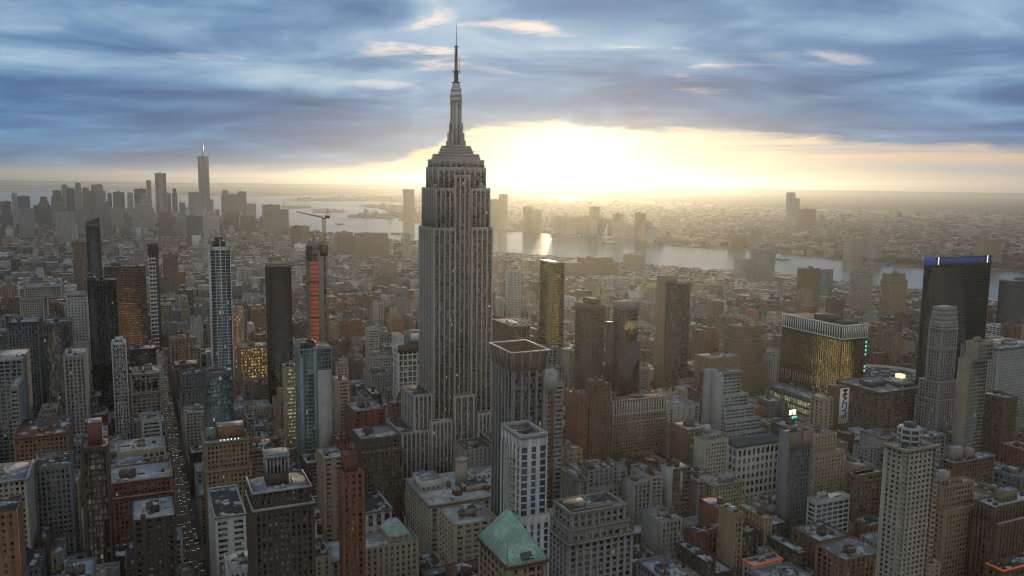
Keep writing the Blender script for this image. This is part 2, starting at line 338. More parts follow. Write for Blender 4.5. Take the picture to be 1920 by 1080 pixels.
# distant ridges on the horizon
def ridge(name, d, prof, mat='far_land', width=2500):
    pts = np.array(prof, float); xs = np.linspace(pts[0, 0], pts[-1, 0], 90); ys = np.interp(xs, pts[:, 0], pts[:, 1])
    rs = np.random.RandomState(len(name)); V = []
    for i, (x, y) in enumerate(zip(xs, ys)):
        v = ray(x, 400)[:2]; v = v/np.linalg.norm(v); p = v*d
        z = max(20, z_for(y, *p)+rs.uniform(-4, 4)); q0 = v*(d-width); q1 = v*(d+width)
        V += [(q0[0], q0[1], -1), (p[0], p[1], z), (q1[0], q1[1], -1)]
    fs = []
    for i in range(len(xs)-1):
        a, b = 3*i, 3*i+3; fs += [[a, b, b+1, a+1], [a+1, b+1, b+2, a+2]]
    o = MB().raw(V, fs).obj(name, mat); return tag(o, kind='structure')
ridge('distant_hills', 33000, [(-260, 337), (0, 337.5), (90, 339), (180, 340), (330, 343), (480, 344), (700, 346.5), (900, 348), (1100, 349), (1250, 351), (1340, 354), (1370, 354.5), (1400, 354), (1500, 356), (1700, 359), (1900, 362), (2200, 366)])
ridge('near_hills', 24000, [(-260, 345), (0, 346), (200, 349), (420, 351), (700, 354), (900, 357)], width=1800)

# ------------------------------------------------------------------ facades
ST = dict(
    grid=dict(bay=3.1, pw=1.35, fh=3.7, sh=1.75, pd=.55, sd=.10, cw=1.9),
    wide=dict(bay=4.6, pw=1.2, fh=3.9, sh=1.5, pd=.6, sd=.15, cw=1.8),
    piers=dict(bay=3.4, pw=1.3, fh=3.7, sh=1.3, pd=.9, sd=.6, cw=1.9),
    bands=dict(bay=6.0, pw=.5, fh=3.7, sh=1.9, pd=.5, sd=0.0, cw=.8),
    glass=dict(bay=3.0, pw=.22, fh=3.7, sh=.45, pd=.22, sd=.04, cw=.5),
    fins=dict(bay=3.2, pw=.5, fh=3.7, sh=.5, pd=.6, sd=.42, cw=.8),
    punch=dict(bay=3.6, pw=2.2, fh=3.7, sh=2.0, pd=.5, sd=.03, cw=2.2))
def facade(x0, x1, y0, y1, z0, z1, side, st):
    p = st['pd']; out = []
    a, b = (x0, x1) if side in 'NS' else (y0+p, y1-p)
    if b-a < 1.2: a2, b2, n = a, b, 1
    cw = min(st['cw'], (b-a)/4); n = max(1, int(round((b-a-cw)/st['bay'])))
    ce = np.linspace(a+cw/2, b-cw/2, n+1); hw = np.full(n+1, st['pw']/2); hw[0] = hw[-1] = cw/2
    lo, hi = ce-hw, ce+hw; fh = st['fh']
    nf = max(1, int((z1-z0-1.0)/fh)); zs = z0+np.arange(nf)*fh
    s0 = np.concatenate([zs, [z0+nf*fh]]); s1 = np.concatenate([zs+st['sh'], [max(z1+.06, z0+nf*fh+.3)]])
    k = len(lo); j = len(s0); sd = st['sd']
    if side == 'N':
        P_ = np.stack([lo, hi, np.full(k, y0), np.full(k, y0+p), np.full(k, z0), np.full(k, z1)], 1)
        S_ = np.stack([np.full(j, a+.02), np.full(j, b-.02), np.full(j, y0+sd+.02), np.full(j, y0+p), s0, s1], 1)
    else:
        q0, q1 = (x0, x0+p) if side == 'E' else (x1-p, x1)
        P_ = np.stack([np.full(k, q0), np.full(k, q1), lo, hi, np.full(k, z0), np.full(k, z1)], 1)
        t0, t1 = (x0+sd+.02, x0+p) if side == 'E' else (x1-p, x1-sd-.02)
        S_ = np.stack([np.full(j, t0), np.full(j, t1), np.full(j, a+.02), np.full(j, b-.02), s0, s1], 1)
    return np.vstack([P_, S_])
def tier_boxes(t, st, sides):
    """wall boxes, core box, roof box of one tier (x0,x1,y0,y1,z0,z1); facades on the given sides, plain wall elsewhere"""
    x0, x1, y0, y1, z0, z1 = t; p = st['pd']; wb = []
    for s in 'NEW':
        if s in sides: wb.append(facade(x0, x1, y0, y1, z0, z1, s, st))
        elif s == 'N': wb.append([[x0, x1, y0, y0+p, z0, z1]])
        elif s == 'E': wb.append([[x0, x0+p, y0+p, y1-p, z0, z1]])
        else: wb.append([[x1-p, x1, y0+p, y1-p, z0, z1]])
    wb.append([[x0, x1, y1-p, y1, z0, z1]])
    return np.vstack(wb), [x0+p, x1-p, y0+p, y1-p, z0, z1-1.0], [x0+p+.01, x1-p-.01, y0+p+.01, y1-p-.01, z1-1.3, z1-.75]
def water_tank(mb, x, y, z, r=2.1, h=3.6, mi=0, tint=None):
    for i in (-1, 1):
        for j in (-1, 1): mb.box(x+i*r*.6-.12, x+i*r*.6+.12, y+j*r*.6-.12, y+j*r*.6+.12, z, z+2.2, mi=mi)
    mb.frustum(x, y, z+2.2, z+2.2+h, r, r*.94, 12, mi, tint=tint); mb.frustum(x, y, z+2.2+h, z+3.5+h, r*1.03, .1, 12, mi, tint=tint)

HEROES = []     # footprints, visibility and reference names
def reg(fp, vis, ref, px=None, top=None):
    x0, x1, y0, y1, zt = fp
    c = [proj((x, y, z)) for x in (x0, x1) for y in (y0, y1) for z in (zt*.5, zt)]
    HEROES.append(dict(fp=fp, p0=min(a[0] for a in c), p1=max(a[0] for a in c), vis=vis, depth=min(a[2] for a in c), ref=ref, top=min(a[1] for a in c)))
def building(name, label, cat, tiers, wall='tan', glaz='glass', roof='roof_grey', st='grid', sides=None, extra=(), rng=None, tank=0, bulk=1, units=2, group=None, cornice=None, spand=None, par=None, sc=1.0):
    """a building: Empty > wall, glazing, roof, cornice, bulkhead, water_tank, roof_unit"""
    rng = rng or random.Random(label); t0 = tiers[0]
    ox, oy = (t0[0]+t0[1])/2, (t0[2]+t0[3])/2
    e = empty(name, (ox, oy, 0), label, cat, group)
    st = dict(ST[st]) if isinstance(st, str) else st
    if sides is None: sides = 'NE' if ox > 20 else 'NW'
    L = lambda b: [[q[0]-ox, q[1]-ox, q[2]-oy, q[3]-oy, q[4], q[5]] for q in b]
    wm, gm, rm = MB(), MB(), MB()
    for t in tiers:
        w, c, r = tier_boxes(t, st, sides)
        wm.boxes(L(w)); gm.boxes(L([c])); MB().boxes(L([r]), bottom=True).obj('roof', roof, e)
    wm.obj('wall', wall, e); gm.obj('glazing', glaz, e)
    if cornice:
        for t in tiers:
            cm = MB()
            x0, x1, y0, y1, z0, z1 = t; d = cornice[1]
            cm.boxes(L([[x0-d, x1+d, y0-d, y0+.3, z1-.9, z1+.35], [x0-d, x0+.3, y0+.3, y1, z1-.9, z1+.35], [x1-.3, x1+d, y0+.3, y1, z1-.9, z1+.35]]), bottom=True)
            cm.obj('cornice', cornice[0], e)
    t = tiers[-1]; x0, x1, y0, y1, z0, z1 = t; w, d = x1-x0, y1-y0; zr = z1-.76
    if bulk and w > 8 and d > 8:
        bw, bd, bh = w*rng.uniform(.16, .30), d*rng.uniform(.18, .32), rng.uniform(3, 5.5)
        bx, by = x0+w*rng.uniform(.15, .5), y0+d*rng.uniform(.25, .5)
        MB().box(bx-ox, bx+bw-ox, by-oy, by+bd-oy, zr, zr+bh).box(bx-ox+.3, bx+bw-ox-.3, by-oy+.3, by+bd-oy-.3, zr+bh, zr+bh+.12, mi=1).box(bx-ox+bw*.3, bx-ox+bw*.3+1.1, by-oy-.06, by-oy+.1, zr+.1, zr+2.3, mi=1).obj('bulkhead', [wall, 'roof_dark'], e)
    for i in range(tank):
        mb = MB(); r = rng.uniform(1.8, 2.4); q = max(3.4, .28*min(w, d))
        water_tank(mb, x0+w*rng.uniform(.15, .85)-ox, y0+min(q, d/2)+d*rng.uniform(0, .25)-oy, zr, r); mb.obj('water_tank', 'wood', e)
    for i in range(units):
        uw, ud, uh = (rng.uniform(1.5, 4), rng.uniform(1.5, 3), rng.uniform(1.0, 2.4)) if rng.random() < .7 else (rng.choice([(rng.uniform(5, 10), .8, .8), (.8, rng.uniform(5, 10), .8)]))
        if w < uw+3 or d < ud+3: continue
        ux, uy = rng.uniform(x0+1.2, x1-1.2-uw), rng.uniform(y0+1.2, y0+max(1.4, d*.8-ud))
        MB().box(ux-ox, ux+uw-ox, uy-oy, uy+ud-oy, zr, zr+uh).box(ux+.2-ox, ux+uw-.2-ox, uy+.2-oy, uy+ud-.2-oy, zr+uh, zr+uh+.25).obj('roof_unit', rng.choice(['unit', 'unit', 'unit_dark']), e)
    return e
def part(e, name, mb_boxes, mat):      # extra boxes in world coordinates made a part of e
    ox, oy = e.location.x, e.location.y
    if len(mb_boxes) > 1 and name in ('roof_house', 'roof_shed', 'rooftop_shed', 'screen', 'cladding', 'side_pier', 'rooftop_plant', 'roof_lamp', 'upper_cladding'):
        for q in mb_boxes: part(e, name, [q], mat)
        return
    m_ = MB()
    for q in mb_boxes: m_.box(q[0]-ox, q[1]-ox, q[2]-oy, q[3]-oy, q[4], q[5])
    if name in ('roof_house', 'roof_shed', 'rooftop_shed', 'bulkhead'):      # a roof of its own and a few window openings
        q = mb_boxes[0]; m_.box(q[0]-ox+.35, q[1]-ox-.35, q[2]-oy+.35, q[3]-oy-.35, q[5], q[5]+.15, mi=1)
        for k in range(max(1, int((q[1]-q[0])/4))): m_.box(q[0]-ox+1.2+k*4, q[0]-ox+2.4+k*4, q[2]-oy-.06, q[2]-oy+.1, q[4]+1.4, q[4]+min(3.4, (q[5]-q[4])*.75), mi=2)
        return m_.obj(name, [mat, 'roof_grey', 'signblack'], e)
    return m_.obj(name, mat, e)
def solve(L, Cx, Rx, top, Y, d=None, side='E'):
    """footprint whose north face stands at Y, its near corner over column Cx with its top at row top"""
    xc, zt = at_y(Cx, top, Y)
    if side == 'E':
        x0 = xc; x1 = x_for(Rx, Y, zt); y1 = Y+d if d else y_for(L, xc, zt)
    else:
        x1 = xc; x0 = x_for(L, Y, zt); y1 = Y+d if d else y_for(Rx, xc, zt)
    return [x0, x1, Y, y1, 0, zt]

# ------------------------------------------------------------------ named buildings, placed where the photograph shows them
# ref, label, columns (left end, near corner, right end), row of the top, distance of the north face, depth, side, lowest row seen, options
HT = [
 ('white lattice tower', 'slim tower wrapped in a white criss-cross lattice, beside the traffic avenue', 209, 236, 241, 641, 905, 20, 'W', 822, dict(wall='stone_pale', glaz='glass', roof='roof_white', st='fins', bulk=0, units=0)),
 ('black pier tower', 'near-black office tower with faint vertical piers, just behind the white lattice tower', 178, 219, 223, 525, 1010, 32, 'W', 775, dict(wall='blackwall', glaz='glass_black', roof='roof_dark', st='piers', units=1)),
 ('black box wing', 'flat-topped black block half hidden behind the near-black pier tower', 163, 179, 181, 521, 1120, 30, 'W', 560, dict(wall='blackwall', glaz='glass_black', roof='roof_dark', st='glass')),
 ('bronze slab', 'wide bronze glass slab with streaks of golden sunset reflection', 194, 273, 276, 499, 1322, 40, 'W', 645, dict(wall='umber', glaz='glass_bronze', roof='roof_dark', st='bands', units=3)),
 ('striped needle', 'slender tower with pale horizontal stripes and a dark blank cap beside the bronze slab', 275, 277, 296, 459, 1547, 18, 'E', 640, dict(wall='stone_pale', glaz='glass_black', roof='roof_dark', st=dict(ST['bands'], fh=7.0, sh=2.6), bulk=0, units=0)),
 ('sloped dark tower', 'dark glass tower with a slanting spiky top standing alone in the hazy distance', 160, 187, 194, 420, 1560, 30, 'W', 500, dict(wall='slate', glaz='glass_black', roof='roof_dark', st='glass', bulk=0, units=0)),
 ('arched tan building', 'pinkish tan office building with four tall arched windows under a ledge beside the avenue', 244, 301, 303, 698, 985, 42, 'W', 780, dict(wall='pink', st='wide', cornice=('cream', .9), tank=1, units=3)),
 ('sunlit cream palace', 'cream stone palace-like block with one end glowing in yellow sunlight', 45, 115, 121, 537, 1450, 60, 'W', 600, dict(wall='cream', st='grid', low=[(6, -24, 12, 0, 560)], cornice=('limestone', .7))),
 ('white punched tower', 'pale grey tower of small square windows left of the black pier tower', 124, 164, 178, 557, 1180, 45, 'W', 660, dict(wall='white', st='punch', low=[(0, 2, 6, 0, 640)])),
 ('cream sunlit wing', 'narrow cream wing with small windows catching yellow sunlight between the white and black towers', 161, 177, 179, 552, 1230, 30, 'W', 675, dict(wall='cream', st='punch', bulk=0, units=0)),
 ('dark cornice block', 'grey pier-fronted block with a heavy black cornice and tall dark openings', 13, 72, 77, 603, 1090, 45, 'W', 648, dict(wall='slate', st='piers', cornice=('darksteel', 1.2), units=5)),
 ('dark glass wedge', 'dark green glass building with a slanted roof edge and brown reflections', 80, 130, 133, 604, 1050, 40, 'W', 668, dict(wall='slate', glaz='glass_warm', st='glass', roof='roof_dark', units=1)),
 ('grey flat block', 'broad grey block with bright white roof patches at the left edge above the side avenue', -40, 43, 66, 674, 900, 60, 'W', 740, dict(wall='grey', st='wide', roof='roof_white', units=6)),
 ('glass pier block', 'tan and glass block with a white rooftop box, left of the white lattice tower', 118, 160, 168, 665, 880, 40, 'W', 790, dict(wall='concrete', glaz='glass_warm', st='piers', units=2)),
 ('white banded tower', 'narrow grey tower with white banded front, leftmost along the side avenue', 18, 34, 60, 724, 800, 40, 'W', 780, dict(wall='mauve', st='bands', roof='roof_white')),
 ('ornate brick block', 'ornate orange brick block with rows of dark windows and a cluttered red roof', 25, 128, 146, 812, 760, 60, 'W', 862, dict(wall='orange_brick', st='grid', roof='roof_red', units=8, tank=1, cornice=('brick', .6))),  # orange wall colour imitates reflected sun on red brick
 ('grey pier slab', 'blue-grey slab with dark window columns at lower left', 62, 133, 137, 868, 640, 30, 'W', 1010, dict(wall='grey', st='grid', roof='roof_dark', low=[(14, 0, 0, 0, 1000)], units=4)),
 ('dark brick lattice tower', 'tall dark maroon brick tower gridded with thin pale lines, near lower left', 151, 203, 209, 836, 560, 24, 'W', 1080, dict(wall='darkbrick', st=dict(ST['grid'], bay=3.6, pw=.5, sh=.7, pd=.35), roof='roof_red', glaz='glass_warm', units=1)),
 ('cream ornate block', 'cream stone block with ornate cornice at the left edge, white roof on its top', -40, 50, 62, 897, 600, None, 'W', 1050, dict(wall='cream', st='grid', roof='roof_grey', cornice=('white', .9), units=5)),
 ('orange corner tower', 'orange-brown brick tower cut off by the left edge at the bottom', -40, 31, 42, 958, 480, None, 'W', 1080, dict(wall='orange_brick', st='punch', roof='roof_dark', units=2)),
 ('red brick corniced block', 'long red brick block with a pale wavy cornice line facing the traffic avenue', 200, 322, 324, 892, 640, 38, 'W', 1010, dict(wall='brick', st='grid', roof='roof_white', cornice=('sand', .7), units=6, low=[(0, 0, 1.5, 0, 920)])),
 ('dark brown near tower', 'very dark brown tower with white rooftop equipment beside the traffic avenue at the bottom', 247, 330, 332, 965, 520, 36, 'W', 1080, dict(wall='darkbrick', st=dict(ST['punch'], bay=5.0, pw=3.2), roof='roof_white', units=6, tank=1)),
 ('low loft building', 'low tan loft with two rows of big windows by the traffic avenue', 220, 311, 313, 838, 735, 34, 'W', 858, dict(wall='sand', st='wide', roof='roof_white', units=5)),
 ('curved grey building', 'small pale grey windowless building with a rounded roofline by the traffic avenue', 265, 303, 305, 783, 830, 26, 'W', 832, dict(wall='white', st=dict(ST['punch'], bay=14, pw=13.6), roof='roof_grey', units=2)),
 ('finned crown tower', 'tall blue glass tower with silver corner fins rising into a pointed crown', 387, 393, 432, 463, 1000, 26, 'E', 690, dict(wall='alu', glaz='glass_blue', st=dict(ST['fins'], bay=5.2), roof='roof_dark', bulk=0, units=0)),
 ('dark teal tower', 'dark teal glass tower in stacked slabs between the avenue and the yellow lit block', 370, 384, 437, 700, 760, 30, 'E', 825, dict(wall='slate', glaz='glass_teal', st='glass', roof='roof_dark', units=3)),
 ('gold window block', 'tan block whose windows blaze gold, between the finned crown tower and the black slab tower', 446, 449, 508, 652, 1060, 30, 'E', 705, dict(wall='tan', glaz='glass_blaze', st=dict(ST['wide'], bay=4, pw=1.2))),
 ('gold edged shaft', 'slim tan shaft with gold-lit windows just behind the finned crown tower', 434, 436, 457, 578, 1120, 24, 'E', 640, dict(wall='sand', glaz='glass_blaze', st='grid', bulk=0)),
 ('black slab tower', 'plain black glass slab tower left of the red construction tower', 500, 503, 546, 500, 1000, 26, 'E', 690, dict(wall='blackwall', glaz='glass_black', st='glass', roof='roof_dark', bulk=0, units=0)),
 ('red construction tower', 'half-built skinny tower wrapped in orange-red netting under a tower crane', 577, 579, 611, 470, 1049, 22, 'E', 640, dict(wall='concrete', glaz='glass_warm', st='glass', roof='roof_grey', bulk=0, units=0)),
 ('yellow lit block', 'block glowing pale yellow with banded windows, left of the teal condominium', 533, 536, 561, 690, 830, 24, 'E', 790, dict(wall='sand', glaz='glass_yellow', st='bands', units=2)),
 ('teal condominium', 'teal glass condominium with a blank white front panel and a domed top', 558, 562, 622, 655, 740, 26, 'E', 862, dict(wall='tealpanel', glaz='glass_teal', st='glass', roof='roof_dark', bulk=0, units=2)),
 ('stepped brown loft', 'brown brick loft stepped in two tiers with a row of white lamps on its roof', 382, 384, 467, 832, 640, 34, 'E', 905, dict(wall='tan', st='grid', roof='roof_grey', cornice=('sand', .5), low=[(0, 1, 4, 0, 886)], tank=1, units=2)),
 ('white stone block', 'white stone block with a flat grey roof rimmed by a white parapet near the avenue', 389, 403, 461, 971, 545, None, 'E', 1045, dict(wall='stone_pale', st=dict(ST['wide'], bay=7.5, pw=4.4, sh=2.0), roof='roof_dark', units=2, bulk=0, cornice=('white', .5))),
 ('lantern-topped brick tower', 'big dark brown brick building with a white colonnaded lantern on its roof', 462, 474, 583, 925, 430, None, 'E', 1080, dict(wall='umber', st='grid', roof='roof_grey', cornice=('white', .5), low=[(.5, 1, 3.5, 0, 958)], bulk=0, units=3)),
 ('red slim tower', 'slim dark red brick apartment tower with a water tank on its stepped top', 636, 641, 684, 888, 430, None, 'E', 1076, dict(wall='brick', st=dict(ST['grid'], bay=3.8, pw=1.9), roof='roof_grey', bulk=0, units=0)),
 ('arched stone library', 'pale stone building with tall arched windows behind the red slim tower', 586, 590, 735, 976, 609, 50, 'E', 1036, dict(wall='stone_pale', st=dict(ST['wide'], bay=6.5, pw=3.0, fh=13.0, sh=4.5), roof='roof_dark', cornice=('white', .8), units=3, bulk=0)),
 ('small copper mansard building', 'small stepped stone building crowned by a green copper mansard roof', 725, 729, 771, 1009, 470, 18, 'E', 1080, dict(wall='sand', st='punch', low=[(16, 4, 3, 0, 1029)], bulk=0, units=0)),
 ('arched cornice block', 'massive cream stone block with a deep cornice, in front of the tallest skyscraper', 760, 807, 1000, 948, -58, None, 'E', 1060, dict(wall='cream', st=dict(ST['wide'], bay=5.4, pw=2.2), roof='roof_white', cornice=('limestone', 1.3), units=12, tank=1, bulk=1)),
 ('white-roofed infill', 'beige building with a white and rust roof in front of the arched cornice block', 822, 852, 935, 985, 480, None, 'E', 1080, dict(wall='sand', st=dict(ST['punch'], bay=6), roof='roof_white', units=5, bulk=1, tank=1)),
 ('green pyramid building', 'brick building under a big green copper pyramid roof at the bottom centre', 897, 953, 1025, 1062, 330, None, 'E', 1080, dict(wall='tan', st='wide', roof='roof_dark', bulk=0, units=0)),
 ('white and blue striped tower', 'tower striped in white and dark blue with beige bowed balconies on its left', 940, 976, 1027, 826, 365, None, 'E', 1000, dict(wall='palewhite', glaz='bluepanel', st=dict(ST['fins'], bay=4.2, pw=2.3, sh=.9), roof='roof_grey', bulk=0, units=4, low=[(0, 1, 2, 0, 973)])),
 ('flared grey tower', 'grey tower whose piers flare outward into a brown open crown, right of the tallest skyscraper', 925, 962, 1022, 697, 470, None, 'E', 810, dict(wall='slate', glaz='glass', st=dict(ST['piers'], bay=5.2, pw=1.6), roof='roof_grey', bulk=0, units=0)),
 ('brown stepped block', 'brown granite block stepped in three tiers with roof machinery and a puff of sunlit steam', 1038, 1072, 1174, 963, 400, None, 'E', 1080, dict(wall='mauve', st=dict(ST['piers'], bay=4.6, pw=1.8, sd=.3), roof='roof_dark', low=[(3.5, 3.5, 3.5, 0, 1022), (1.6, 1.6, 1.6, 0, 995)], cornice=('limestone', .7), units=7, bulk=0)),
 ('blank side slab', 'grey slab with a blank side wall and dark window columns behind the brown stepped block', 1170, 1188, 1222, 908, 520, None, 'E', 992, dict(wall='mauve', st='piers', units=3)),
 ('white-sided brick tower', 'brown brick tower with a whitewashed blank side and a white vertical strip', 1240, 1262, 1296, 880, -75, None, 'E', 975, dict(wall='brown', st='bands', roof='roof_white', units=3, tank=1)),
 ('blank white tower', 'cream tower with a blank white side wall and a white drum on its roof', 1302, 1322, 1366, 828, -70, None, 'E', 892, dict(wall='cream', st='grid', units=2)),
 ('carved grey loft', 'pale carved loft building with rows of small windows and a white rooftop box', 1322, 1337, 1394, 912, -55, None, 'E', 956, dict(wall='sand', st='grid', cornice=('sand', .5), units=3)),
 ('grey workshop tower', 'plain grey concrete block just right of the brown stepped block', 1204, 1240, 1280, 978, 460, None, 'E', 1046, dict(wall='concrete', st=dict(ST['wide'], bay=3.4), units=4, tank=1)),
 ('old grand hotel', 'brown brick hotel with a white arcaded attic band across its top', 1136, 1150, 1251, 753, 720, None, 'E', 862, dict(wall='tan', st='grid', roof='roof_red', cornice=('white', 1.0), units=5)),
 ('brown twin shaft', 'slim brown brick shaft with a lower twin beside it, left of the old hotel', 1097, 1110, 1135, 715, 690, None, 'E', 872, dict(wall='brown', st=dict(ST['grid'], pw=2), units=1, low=[(0, 9, -3, 0, 722)])),
 ('slim white-capped tower', 'slim brick tower with a white cap and lower white-banded wing beside the flared grey tower', 1022, 1028, 1045, 700, 560, None, 'E', 848, dict(wall='mauve', st='bands', low=[(0, 7, -2, 0, 720)], units=0)),
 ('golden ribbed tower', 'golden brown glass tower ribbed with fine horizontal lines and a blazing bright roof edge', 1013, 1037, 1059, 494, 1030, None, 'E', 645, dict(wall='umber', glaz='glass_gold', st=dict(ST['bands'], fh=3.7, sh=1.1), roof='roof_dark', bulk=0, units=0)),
 ('brown crowned tower', 'dark brown glass tower with a tan band and stepped box on top', 1079, 1111, 1134, 586, 870, None, 'E', 735, dict(wall='umber', glaz='glass_black', st='glass', roof='roof_grey', bulk=0, units=1)),
 ('grey-capped glass tower', 'dark reflective glass tower with a pale grey blank cap and orange reflections', 1150, 1164, 1197, 569, 830, None, 'E', 722, dict(wall='slate', glaz='glass_black', st='glass', roof='roof_grey', bulk=0, units=2)),
 ('tall dark residential tower', 'tall black gridded residential tower with a slim sunlit beige slab on its left', 1234, 1252, 1295, 533, 900, None, 'E', 732, dict(wall='darkbrick', glaz='glass', st=dict(ST['grid'], bay=2.8, pw=.8, sh=1.3, pd=.3), roof='roof_dark', bulk=0, units=1)),
 ('ornate stepped tower', 'tan stepped office tower with ornate arcaded setbacks, behind the white terraced block', 1357, 1384, 1432, 638, -95, None, 'E', 748, dict(wall='tan', st='grid', low=[(0, 4, 3, 0, 688)], up=[(2, 5, 2, 4, 613)], cornice=('limestone', .6), units=2)),
 ('tan loft front', 'tan loft block with a pale flat roof in front of the ornate stepped tower', 1323, 1330, 1388, 672, -80, 30, 'E', 705, dict(wall='tan', st='grid', roof='roof_white', units=4)),
 ('orange lit loft', 'brick loft glowing orange in the low sun right of the tall dark residential tower', 1318, 1322, 1350, 622, -90, 30, 'E', 668, dict(wall='orange_brick', st='grid', up=[(10, -1, 2, 2, 616)])),
 ('white terraced block', 'white building whose banded front steps outward in terraces like a staircase', 1335, 1357, 1390, 706, -100, None, 'E', 845, dict(wall='white', glaz='glass_teal', st=dict(ST['bands'], sh=1.7), roof='roof_grey', bulk=0, units=1, low=[(0, 33, 13, 0, 838), (0, 28, 10.5, 0, 814), (0, 22, 8, 0, 790), (0, 16, 5, 0, 766), (0, 9, 2.4, 0, 742)])),
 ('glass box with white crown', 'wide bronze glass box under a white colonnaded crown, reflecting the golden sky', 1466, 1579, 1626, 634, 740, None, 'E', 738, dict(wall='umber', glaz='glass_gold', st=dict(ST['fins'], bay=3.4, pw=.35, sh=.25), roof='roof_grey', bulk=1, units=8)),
 ('black numbered tower', 'huge black slab tower with a blue lit band and white number signs at its top', 1733, 1753, 1859, 497, 690, None, 'E', 722, dict(wall='blackwall', glaz='glass_black', st=dict(ST['glass'], bay=1.8), roof='roof_dark', bulk=1, units=3)),
 ('white-crowned brick tower', 'ribbed brick tower with a white tapering ornamental crown, in front of the black slab', 1742, 1768, 1797, 612, 596, None, 'E', 760, dict(wall='mauve', glaz='glass_warm', st=dict(ST['piers'], bay=3.6, pw=1.3), roof='roof_grey', bulk=0, units=0, low=[(3, 6, 4, 8, 752), (2, 3, 3, 6, 718)], cornice=('white', .4))),
 ('blue-grey hotel slab', 'blue-grey glass hotel slab with a blank beige side wall near the right edge', 1812, 1835, 1863, 642, 520, None, 'E', 762, dict(wall='sand', glaz='glass_blue', st=dict(ST['glass'], bay=2.4, pw=.3, sh=.9), units=1, sides='N', low=[(4, 0, -4, 4, 675)])),
 ('white gridded hotel', 'big pale hotel gridded with dark square windows cut by the right edge', 1869, 1873, 1960, 655, 640, 50, 'E', 706, dict(wall='white', st=dict(ST['punch'], bay=3.4, pw=1.6, sh=1.6), cornice=('slate', .8), units=2)),
 ('old department store', 'large brown department store with a tall white vertical banner on its corner', 1567, 1650, 1735, 737, -78, None, 'E', 810, dict(wall='brown', st='wide', roof='roof_grey', cornice=('brown', .7), units=9)),
 ('tan corner tower', 'plain tan tower with few windows just left of the white banner', 1519, 1546, 1565, 748, -78, None, 'E', 790, dict(wall='sand', st=dict(ST['punch'], bay=5, pw=3.6), units=1, bulk=0)),
 ('tall beige apartment tower', 'tall beige balconied apartment tower with a striped white rooftop drum, lower right', 1658, 1697, 1759, 846, -150, None, 'E', 1080, dict(wall='cream', st=dict(ST['grid'], bay=3.4, pw=1.3, sh=1.5, fh=3.1, pd=.9, sd=.3), roof='roof_dark', bulk=0, units=6)),
 ('black and tan slab', 'black gridded slab with a grey blank side and tan upper storeys', 1462, 1481, 1523, 813, -115, None, 'E', 978, dict(wall='slate', glaz='glass_warm', st='grid', roof='roof_dark', units=3)),
 ('golden stepped loft', 'golden tan loft tower stepping down to the right behind the black and tan slab', 1524, 1527, 1570, 817, -80, 24, 'E', 922, dict(wall='sand', st='punch', low=[(0, 9, 2, 0, 852)], units=2, tank=1)),
 ('balcony apartment block', 'white slab apartment block with wavy blue-grey balconies, right of the black and tan slab', 1520, 1531, 1594, 940, -70, None, 'E', 992, dict(wall='white', glaz='glass_blue', st=dict(ST['bands'], bay=5.5, sh=1.2, pw=.8), roof='roof_white', units=5)),
 ('tan setback block', 'broad tan brick block with a white rooftop box, right of the tall beige apartment tower', 1751, 1768, 1828, 912, -95, None, 'E', 1080, dict(wall='tan', st='grid', low=[(0, 4, 4, 0, 960)], units=3)),
 ('brown corner block', 'dark tan block with a long white roof in the lower right corner', 1826, 1866, 1990, 952, -85, None, 'E', 1080, dict(wall='brown', st='piers', roof='roof_white', low=[(0, 0, 4, 0, 985)], units=3, tank=1)),
 ('pink topped block', 'brown block with stacked pinkish white roof boxes behind the tall beige apartment tower', 1765, 1790, 1866, 868, -75, None, 'E', 925, dict(wall='brown', st='grid', cornice=('pink', .5), units=6, tank=1)),
 ('dark brown warehouse', 'long dark brown warehouse block left of the tall beige apartment tower', 1586, 1606, 1660, 893, -65, None, 'E', 972, dict(wall='brown', st='wide', up=[(3, 8, 6, 6, 882)], units=4)),
 ('dark roofed arcade', 'white arcaded hotel with arched windows under a long dark roof', 1378, 1383, 1462, 838, -58, 14, 'E', 942, dict(wall='stone_pale', st=dict(ST['wide'], bay=5.6, pw=2.4, fh=7.5, sh=3.0), roof='roof_dark', cornice=('darksteel', 1.0), units=8)),
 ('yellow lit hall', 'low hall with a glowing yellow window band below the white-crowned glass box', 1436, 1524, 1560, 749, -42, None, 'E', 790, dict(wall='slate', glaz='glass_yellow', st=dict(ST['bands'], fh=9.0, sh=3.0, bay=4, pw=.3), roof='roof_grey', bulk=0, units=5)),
 ('orange netted block', 'low block with bright orange netting along its roof edge at the bottom right corner', 1826, 1882, 1950, 1070, -62, 12, 'E', 1080, dict(wall='brown', st='wide', roof='roof_dark', cornice=('orangenet', .3), units=5)),
 ('orange rimmed block', 'low white block with an orange-red parapet, left of the tall beige apartment tower', 1392, 1412, 1467, 1060, -55, None, 'E', 1080, dict(wall='white', st='wide', cornice=('orangenet', .3), units=6)),
 ('white back block', 'low white windowless block with a wide grey roof behind the old hotel', 1250, 1254, 1312, 764, -48, 46, 'E', 800, dict(wall='white', st=dict(ST['punch'], bay=9, pw=7), roof='roof_grey', bulk=0, units=5)),
 ('distant white pier tower', 'slim white pier-fronted tower far behind, right of the tallest skyscraper', 948, 952, 977, 507, 1620, None, 'E', 600, dict(wall='white', st='piers', units=0, bulk=1)),
 ('brown roof pavilion', 'brown building with an open white-rimmed roof beside the tallest skyscraper', 923, 961, 994, 612, 800, None, 'E', 650, dict(wall='umber', glaz='glass_warm', st='piers', roof='roof_grey', cornice=('white', .9), bulk=0, units=4)),
